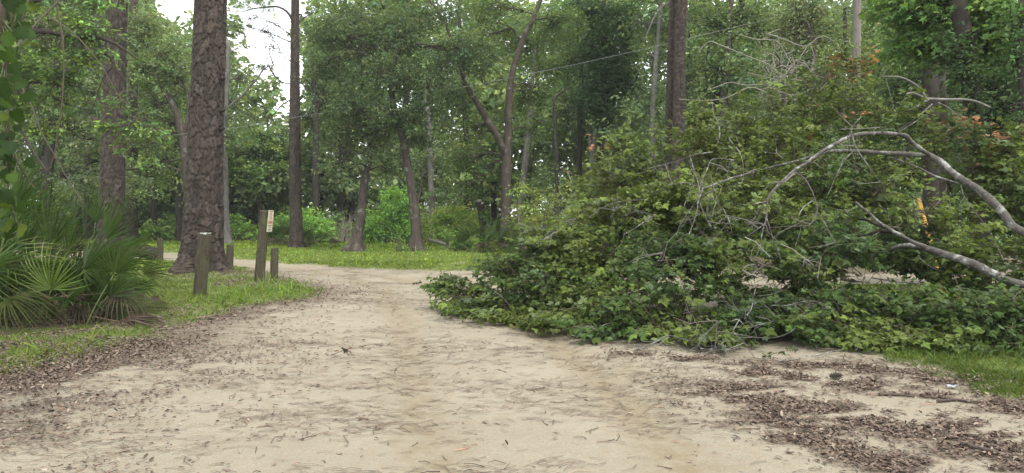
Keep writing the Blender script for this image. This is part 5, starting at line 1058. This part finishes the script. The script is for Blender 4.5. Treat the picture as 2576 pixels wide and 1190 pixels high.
# ------------------------------------------------------------------ grape vine hanging at the left edge
def grape_vine():
    rng = np.random.default_rng(501); base = A([P(-160, 700, 4.2)[0], 4.2, 0.]); base[2] = hgt(base[:2])[0]
    root = empty('grape_vine', base, 'large-leaved grape vine hanging down the left picture edge', 'vine')
    paths = []
    def vine(pts, r0, r1, n=26):
        b = Buf(); k = len(pts); c, _ = tube(b, [P4(u, v, d, r0 + (r1 - r0) * i / (k - 1)) for i, (u, v, d) in enumerate(pts)], n, 6, .02, col=(.075, .06, .045)); paths.append(c); link('stem', b.mesh('stem', M_TWIG, True, base), root)
    vine([(-120, 640, 4.2), (-60, 400, 4.0), (-20, 200, 3.9), (5, 60, 3.8), (10, -120, 3.8)], .02, .016, 40)
    vine([(134, -60, 4.6), (140, 10, 4.6), (152, 70, 4.6), (160, 140, 4.6), (158, 220, 4.6), (150, 300, 4.6), (142, 370, 4.6), (128, 420, 4.6)], .006, .004, 40)
    vine([(40, 200, 4.5), (75, 260, 4.5), (105, 330, 4.5), (140, 390, 4.5), (160, 430, 4.5), (210, 520, 4.5)], .005, .003, 30)
    vine([(28, 250, 4.2), (50, 310, 4.2), (80, 370, 4.2), (118, 428, 4.2)], .007, .004)
    vine([(120, 40, 4.8), (190, 90, 4.8), (255, 165, 4.8), (300, 240, 4.8), (335, 265, 4.8)], .005, .002, 30)
    vine([(160, -10, 4.6), (95, 55, 4.5), (55, 100, 4.4), (20, 150, 4.2), (-20, 210, 4.1)], .006, .005)
    vine([(10, -40, 3.9), (30, 60, 3.9), (18, 170, 3.9), (24, 280, 3.9), (14, 380, 3.9), (22, 470, 3.9), (40, 545, 3.9)], .006, .003, 40)
    vine([(80, -40, 4.0), (60, 40, 3.9), (25, 120, 3.9), (5, 220, 3.9)], .005, .004)
    vine([(5, 300, 3.9), (40, 400, 3.9), (72, 450, 4.0), (95, 480, 4.0)], .005, .003)
    # heart-shaped toothed blade
    k = 26; th = np.linspace(-math.pi * .93, math.pi * .93, k); rr = .5 * (1 + .18 * np.cos(th)) * (1 + .09 * np.where(np.arange(k) % 2, 1, -1)) * (1 + .12 * np.cos(3 * th))
    rim = np.stack([.42 + rr * np.cos(th), rr * np.sin(th), -.1 * np.abs(np.sin(th)) ** 2 + .03 * np.cos(5 * th)], 1)
    V = np.concatenate([[[.1, 0, 0]], [[.45, 0, .03]], rim]); F = A([[1, 2 + j, 3 + j] for j in range(k - 1)] + [[0, 2, 1], [0, 1, k + 1]])
    prot = []
    for c in ((.022, .042, .012), (.03, .056, .014), (.045, .08, .017), (.07, .1, .018), (.03, .05, .022)):
        b = Buf(); C = np.tile(A(c), (len(V), 1)); C[:2] *= 1.15; b.add(V, F, C); prot.append(b.mesh('leaf', M_VINE, True))
    spots = []
    for q in range(110):
        vv = rng.uniform(-40, 560); w = 58 if vv < 470 else 30; uu = abs(rng.normal()) * w * (.75 if vv > 120 else 1.25) - 25
        spots.append((uu, vv, 3.9 + rng.normal() * .22, rng.choice(5, p=[.42, .32, .16, .03, .07])))
    spots += [(60, 566, 3.8, 3), (95, 462, 3.9, 0), (70, 400, 3.8, 0), (118, 478, 4, 1), (40, 40, 3.9, 3), (95, 110, 3.9, 3), (55, 200, 3.7, 1), (72, 310, 3.8, 1), (30, 345, 3.7, 4), (26, 80, 3.7, 2), (36, 480, 3.7, 2), (8, 500, 3.7, 3), (25, 535, 3.7, 4), (60, 10, 3.8, 1), (100, 5, 3.9, 3)]
    allp = np.concatenate(paths); sb = Buf(); a_, b_ = [], []
    for uu, vv, d, ci in spots:
        p = P(uu, vv, d); j = np.linalg.norm(allp - p, axis=1).argmin(); s = allp[j]; p = p + (s - p) * .25
        X = norm(A([rng.normal() * .5 + .2, rng.normal() * .4 - .1, -.75 + rng.normal() * .35])); Z = A([rng.normal() * .6, -.75 + rng.normal() * .4, .55]); Z = norm(Z - X * (Z @ X)); Y = np.cross(Z, X); sz = rng.uniform(.05, .092)
        o = bpy.data.objects.new('leaf', prot[ci]); COL.objects.link(o); o.parent = root; q = p - base
        o.matrix_local = Matrix(((X[0] * sz, Y[0] * sz, Z[0] * sz, q[0]), (X[1] * sz, Y[1] * sz, Z[1] * sz, q[1]), (X[2] * sz, Y[2] * sz, Z[2] * sz, q[2]), (0, 0, 0, 1)))
        a_.append(s); b_.append(p + X * sz * .1)
    sticks(sb, A(a_), A(b_), .0022, .0014, A([.1, .11, .05]), .1, rng=rng); st = link('leaf_stalks', sb.mesh('leaf_stalks', M_TWIG, False, base), root); st['kind'] = 'stuff'
grape_vine()

# ------------------------------------------------------------------ wooden posts and the notice
def post(label, u0, v0, u1, v1, r, d=None, seed=1, lichen=False, taper=.95):
    if d is None: g = G(u0, v0)
    else: g = A([(u0 - CU) / FPX * d, d])
    gz = float(hgt(g)[0]); base = A([g[0], g[1], gz]); top = P(u1, v1, g[1]); root = empty('wooden_post', base, label, 'post')
    rng = np.random.default_rng(seed); seg, n = 36, 40; ax = top - base; b = Buf()
    def rf(R, a, c):
        p3 = np.stack([np.cos(a)[None] * 2.2 + 0 * R, np.sin(a)[None] * 2.2 + 0 * R, c[:, 2:3] * .8 + 0 * R], -1)
        crack = np.zeros_like(R)
        for k in range(5):
            a0 = rng.uniform(0, 6.28); z0 = rng.uniform(0, 1); da = np.abs((a[None] - a0 - .15 * np.sin(c[:, 2:3] * 3 + k) + np.pi) % (2 * np.pi) - np.pi)
            tt = np.linspace(0, 1, len(c))[:, None]; crack += np.exp(-(da / .07) ** 2) * np.exp(-((tt - z0) / .3) ** 2)
        return R * (1 + .07 * (fbm(p3 + seed * 3, 3) - .5)) - .012 * np.clip(crack, 0, 1) * (r / .09)
    tube(b, [np.append(base - A([0, 0, .15]), r), np.append(base + ax * .5, r * .98), np.append(top, r * taper)], n, seg, .01, cap=True, rfun=rf)
    # rough sawn top
    V = b.V[-1]; ring = slice((n - 1) * seg, n * seg); V[ring, 2] += (fbm(V[ring] * 30, 2) - .5) * .03; V[-1] = V[ring].mean(0) + A([0, 0, -.006])
    sh = link('shaft', b.mesh('shaft', M_POST, True, base), root)
    if lichen:
        lb = Buf(); N = 60; rr = np.sqrt(rng.random(N)) * r; an = rng.uniform(0, 6.28, N); q = top + np.stack([np.cos(an) * rr, np.sin(an) * rr, np.full(N, .01)], 1)
        leaves(lb, LEAF_LOBED, q, rng.normal(size=(N, 3)) * A([1, 1, .3]), rng.normal(size=(N, 3)) * .5 + A([0, 0, 1]), .035, vary(rng, (.4, .43, .34), N, .2, .04)); link('lichen', lb.mesh('lichen', M_LICHEN, False, base), sh)['kind'] = 'stuff'
    return base, top
post('leaning mossy post nearest the road with lichen on its top', 500, 754, 517, 588, .1, seed=1, lichen=True)
sp_b, sp_t = post('tallest wooden post, leaning right, carrying the cream notice', 650, 724, 668, 529, .094, seed=2)
post('short post just right of the massive pine foot', 577, 677, 579, 616, .092, seed=3)
post('short round post standing to the right of the sign post', 689, 704, 691, 623, .084, seed=4)
post('grey post half behind the tips of the palmetto fans', 403, 658, 403, 599, .088, seed=5)
post('little dark post peeping out left of the massive pine', 459, 634, 459, 611, .07, seed=6)
def notice():
    d = sp_b[1]; c = P(679, 556, d); z0 = c[2]; ax = norm(sp_t - sp_b); x = (sp_b + (sp_t - sp_b) * .85)[0] + .1
    o = A([x + .012, d - .01, z0]); root = empty('notice', o, 'cream notice with a red prohibition ring nailed to the tall post', 'sign')
    U = A([0, 1., 0]); Z = norm(ax); N = np.cross(U, Z); H, Wd = .405, .28
    def plate(name, y0, y1, z0, z1, t0, t1, mat):
        b = Buf(); V = [o * 0 + U * y + Z * z + N * t for t in (t0, t1) for (y, z) in ((y0, z0), (y1, z0), (y1, z1), (y0, z1))]
        b.add(A(V), A([[0, 3, 2, 1], [4, 5, 6, 7], [0, 1, 5, 4], [1, 2, 6, 5], [2, 3, 7, 6], [3, 0, 4, 7]])); link(name, b.mesh(name, mat), root)
    plate('plate', -Wd / 2, Wd / 2, -H / 2, H / 2, 0, .003, M_SIGN)
    plate('header_line', -.11, .11, .178, .19, .003, .0036, M_INK)
    def ring(name, cy, cz, ro, ri, mat, sc=1.):
        b = Buf(); a = np.linspace(0, 2 * np.pi, 40, endpoint=False); V = []
        for t in (.003, .0042):
            for r in (ri, ro): V += [U * (cy + math.cos(q) * r) + Z * (cz + math.sin(q) * r) + N * t for q in a]
        k = np.arange(40); kn = (k + 1) % 40
        b.add(A(V), np.concatenate([np.stack([80 + k, 120 + k, 120 + kn, 80 + kn], 1), np.stack([40 + k, 40 + kn, 120 + kn, 120 + k], 1), np.stack([k, 80 + k, 80 + kn, kn], 1)])); link(name, b.mesh(name, mat), root)
    ring('prohibition_ring', 0, .095, .072, .058, M_RED)
    b = Buf(); s = .058; w = .007; V = [U * y + Z * (.095 + z) + N * t for t in (.003, .0046) for (y, z) in ((-s * .72 - w, s * .72), (-s * .72 + w, s * .72 + w), (s * .72 + w, -s * .72), (s * .72 - w, -s * .72 - w))]
    b.add(A(V), A([[4, 7, 6, 5], [0, 4, 5, 1], [1, 5, 6, 2], [2, 6, 7, 3], [3, 7, 4, 0], [0, 1, 2, 3]])); link('prohibition_bar', b.mesh('prohibition_bar', M_RED), root)
    plate('pictogram_body', -.012, .012, .06, .12, .003, .004, M_INK); plate('pictogram_head', -.01, .012, .125, .142, .003, .004, M_INK)
    plate('warning_frame', -.115, .115, -.053, .005, .003, .0036, M_RED); plate('warning_panel', -.1, .1, -.046, -.002, .0036, .0044, M_PINK)
    for k, y in enumerate((-.07, -.035, 0, .035, .07)): plate('warning_letter', y - .009, y + .009, -.037, -.011, .0044, .0052, M_RED)
    for z, w, h in ((-.082, .105, .014), (-.108, .1, .008), (-.128, .085, .007), (-.157, .105, .013), (-.182, .095, .007)): plate('text_line', -w, w, z - h / 2, z + h / 2, .003, .0036, M_INK)
notice()

# ------------------------------------------------------------------ utility pole, overhead cable, guy wire with yellow guard
def pole_and_lines():
    d = 24.0; g = A([(2150 - CU) / FPX * d, d]); gz = float(hgt(g)[0]); base = A([g[0], g[1], gz]); root = empty('utility_pole', base, 'round wooden utility pole rising above the fallen tree', 'utility pole')
    b = Buf(); tube(b, [(g[0], d, gz - .3, .16), (g[0] + .04, d, 4, .15), (g[0] + .07, d, 7.5, .14), (g[0] + .1, d, 10.6, .125)], 30, 20, 0, .02); link('shaft', b.mesh('shaft', M_POLE, True, base), root)
    s = Buf(); q = P(2139, 28, d - .15); tube(s, [np.append(q, .03), np.append(q + A([-.08, -.02, 0]), .03)], 4, 8); link('bracket', s.mesh('bracket', M_STEEL, True, base), root)
    # cable, sagging away to the left in front of the lawn pine
    cp = [P(2138, 2, 23.8), P(2000, 32, 24), P(1850, 68, 24.2), P(1600, 128, 24.5), P(1400, 172, 24.8), P(1180, 216, 25.2), P(1000, 250, 25.6), P(740, 296, 26.2), P(590, 321, 26.6), P(300, 352, 27.2), P(-100, 370, 28), P(-700, 360, 29)]
    o = cp[0]; r2 = empty('overhead_cable', o, 'thin pale overhead cable sagging from the pole across the woods', 'cable')
    cb = Buf(); tube(cb, [np.append(p, .0035) for p in cp], 160, 6); link('conductor', cb.mesh('conductor', M_WIRE, True, o), r2)
    mb = Buf(); c = catmull(A(cp), 900); an = np.arange(900) * .9; tw = c + np.stack([np.zeros(900), np.cos(an), np.sin(an)], 1) * .016; tube(mb, np.concatenate([tw, np.full((900, 1), .003)], 1), 900, 4); link('messenger_wire', mb.mesh('messenger_wire', M_WIRE, True, o), r2)
    # guy wire anchored in the ground on the road side of the pole
    gd = 9.8; f = A([(2385 - CU) / FPX * gd, gd, 0.]); f[2] = hgt(f[:2])[0]; t = A([g[0] + .09, d - .1, 9.6]); r3 = empty('guy_wire', f, 'slanting guy wire sheathed in a bright yellow plastic guard', 'guy wire')
    wb = Buf(); tube(wb, [np.append(f - A([0, 0, .1]), .005), np.append((f + t) / 2, .005), np.append(t, .005)], 12, 6); link('wire', wb.mesh('wire', M_STEEL, True, f), r3)
    k = (P(2306, 492, 9.8)[2] - f[2]) / (t[2] - f[2]); gb = Buf(); top = f + (t - f) * k; tube(gb, [np.append(f + (t - f) * .02, .036), np.append((f + top) / 2, .036), np.append(top, .034)], 16, 10); link('guard', gb.mesh('guard', M_YEL, True, f), r3)
pole_and_lines()

# ------------------------------------------------------------------ stump, logs and small things on the ground
def stump():
    d = 29.5; base = P(1215, 632, d); base[2] = hgt(base[:2])[0]; root = empty('ivy_stump', base, 'dark forked stump with two pale sawn tops, hung with ivy', 'stump'); b = Buf(); c = Buf()
    for pts in ([(1216, 635, .17), (1214, 560, .15), (1204, 506, .13)], [(1216, 580, .13), (1216, 545, .12), (1212, 512, .11)]):
        q = [P4(u, v, d, r) for u, v, r in pts]; tube(b, q, 16, 12, .04, .15)
        tp = q[-1]; ax = norm(q[-1][:3] - q[-2][:3]); tube(c, [np.append(tp[:3] - ax * .02, tp[3] * .97), np.append(tp[:3] + ax * .035 + A([0, -.02, 0]), tp[3] * .95)], 3, 12)
    link('trunk', b.mesh('trunk', M_DARKB, True, base), root); cu = link('sawn_top', c.mesh('sawn_top', M_CUT, False, base), root)
    rng = np.random.default_rng(601); f = Buf(); cen = A([P(1214 + rng.normal() * 7, rng.uniform(530, 625), d - .2 + rng.normal() * .08) for _ in range(46)]); foliage(f, cen, rng.normal(size=(46, 3)), rng, 10, .18, LEAF_OVAL, .09, (.075, .13, .035)); link('ivy', f.mesh('ivy', M_LEAF, False, base), root)
stump()
def log(name, label, pts, d, r, mat):
    q = [P4(u, v, d, r) for u, v in pts]; o = q[0][:3]; root = empty(name, A([o[0], o[1], float(hgt(o[:2])[0])]), label, 'log'); base = A(root.location)
    b = Buf(); tube(b, q, 14, 10, .03, .1); link('body', b.mesh('body', mat, True, base), root)
log('pale_log', 'short pale weathered log sloping out of the vine thicket', [(1078, 603), (1100, 608), (1124, 616)], 28.5, .07, M_PALEB)
log('dark_log', 'dark log lying behind the palmetto fans near the grey post', [(330, 628), (365, 634), (398, 640)], 21.5, .2, M_DARKB)
log('bare_log', 'thin bare stick lying on the sand behind the fallen tree', [(2115, 702), (2180, 712), (2260, 716)], 14.0, .03, M_DARKB)
def pine_cone():
    g = G(2101, 952); z = float(hgt(g)[0]); base = A([g[0], g[1], z]); root = empty('pine_cone', base, 'small dark pine cone on the sand before the fallen tree', 'pine cone'); rng = np.random.default_rng(611); b = Buf(); N = 70
    k = np.arange(N); t = k / N; an = k * 2.399; rr = .03 * np.sin(np.pi * (.12 + .82 * t)); p = np.stack([(t - .5) * .09, np.cos(an) * rr * .5, np.sin(an) * rr * .5 + .03], 1) + base
    dv = np.stack([np.full(N, .5), np.cos(an), np.sin(an)], 1); leaves(b, LEAF_OVAL, p, dv, A([[-1., 0, 0]]).repeat(N, 0), .024, vary(rng, (.06, .045, .036), N, .2)); link('scales', b.mesh('scales', M_DRY, False, base), root)
    c = Buf(); tube(c, [np.append(base + A([-.045, 0, .03]), .012), np.append(base + A([0, 0, .03]), .016), np.append(base + A([.045, 0, .03]), .006)], 8, 8, col=(.05, .04, .03)); link('core', c.mesh('core', M_DRY, True, base), root)
pine_cone()
def scrap():
    g = G(2395, 978); z = float(hgt(g)[0]); base = A([g[0], g[1], z]); rng = np.random.default_rng(613); root = empty('plastic_scrap', base, 'crumpled bluish-white plastic scrap among the dead leaves', 'scrap')
    n = 9; xx, yy = np.meshgrid(np.linspace(-.045, .045, n), np.linspace(-.025, .025, n)); V = np.stack([xx.ravel(), yy.ravel(), .02 + .03 * (fbm(np.stack([xx.ravel() * 40, yy.ravel() * 40], 1) + 3, 2) - .3)], 1) + base
    i = (np.arange(n - 1)[:, None] * n + np.arange(n - 1)[None]).ravel(); b = Buf(); b.add(V, np.stack([i, i + 1, i + n + 1, i + n], 1)); link('film', b.mesh('film', M_SCRAP, True, base), root)
scrap()
def sprig(label, u, v, seed, n=14, L=.3, col=(.07, .09, .035)):
    g = G(u, v); z = float(hgt(g)[0]); base = A([g[0], g[1], z]); rng = np.random.default_rng(seed); root = empty('leafy_sprig', base, label, 'sprig'); b = Buf(); s = Buf()
    a = base + A([-L / 2, 0, .03]); e = base + A([L / 2, .05, .09]); tube(s, [np.append(a, .004), np.append((a + e) / 2 + A([0, 0, .03]), .003), np.append(e, .0015)], 8, 5, col=(.1, .08, .06)); t = rng.random((n, 1)); p = a + (e - a) * t + A([0, 0, .025])
    leaves(b, LEAF_LOBED, p, rng.normal(size=(n, 3)) * A([1, 1, .6]), rng.normal(size=(n, 3)) * .5 + A([0, -.4, .8]), .055, vary(rng, col, n, .25)); link('stem', s.mesh('stem', M_TWIG, True, base), root); link('leaves', b.mesh('leaves', M_LEAF, False, base), root)
sprig('tiny dark leaf sprig standing alone on the far sand', 1046, 722, 621, 5, .14, (.05, .055, .03))
sprig('fresh green sprig dropped on the sand below the bare twigs', 1965, 905, 623, 16, .34)
sprig('flattened brown twig with dry leaves mid road', 880, 905, 625, 8, .36, (.12, .085, .06))
def stick(label, uv, r, seed):
    g = [G(u, v) for u, v in uv]; base = A([*g[0], float(hgt(g[0])[0])]); root = empty('stick', base, label, 'stick'); b = Buf(); tube(b, [A([*q, float(hgt(q)[0]) + r, r * (1 - .15 * i)]) for i, q in enumerate(g)], 14, 7, .02, col=(.06, .045, .036)); link('body', b.mesh('body', M_TWIG, True, base), root)
stick('dark bark stick on the sand below the right-hand grass', [(2360, 1012), (2400, 1008), (2432, 1011)], .012, 1)
stick('long thin twig lying amid the upper leaf drift', [(2210, 995), (2250, 998), (2300, 1002)], .011, 2)
stick('dark stick along the edge of the thickest leaf drift', [(2420, 1128), (2460, 1140), (2510, 1150)], .016, 3)
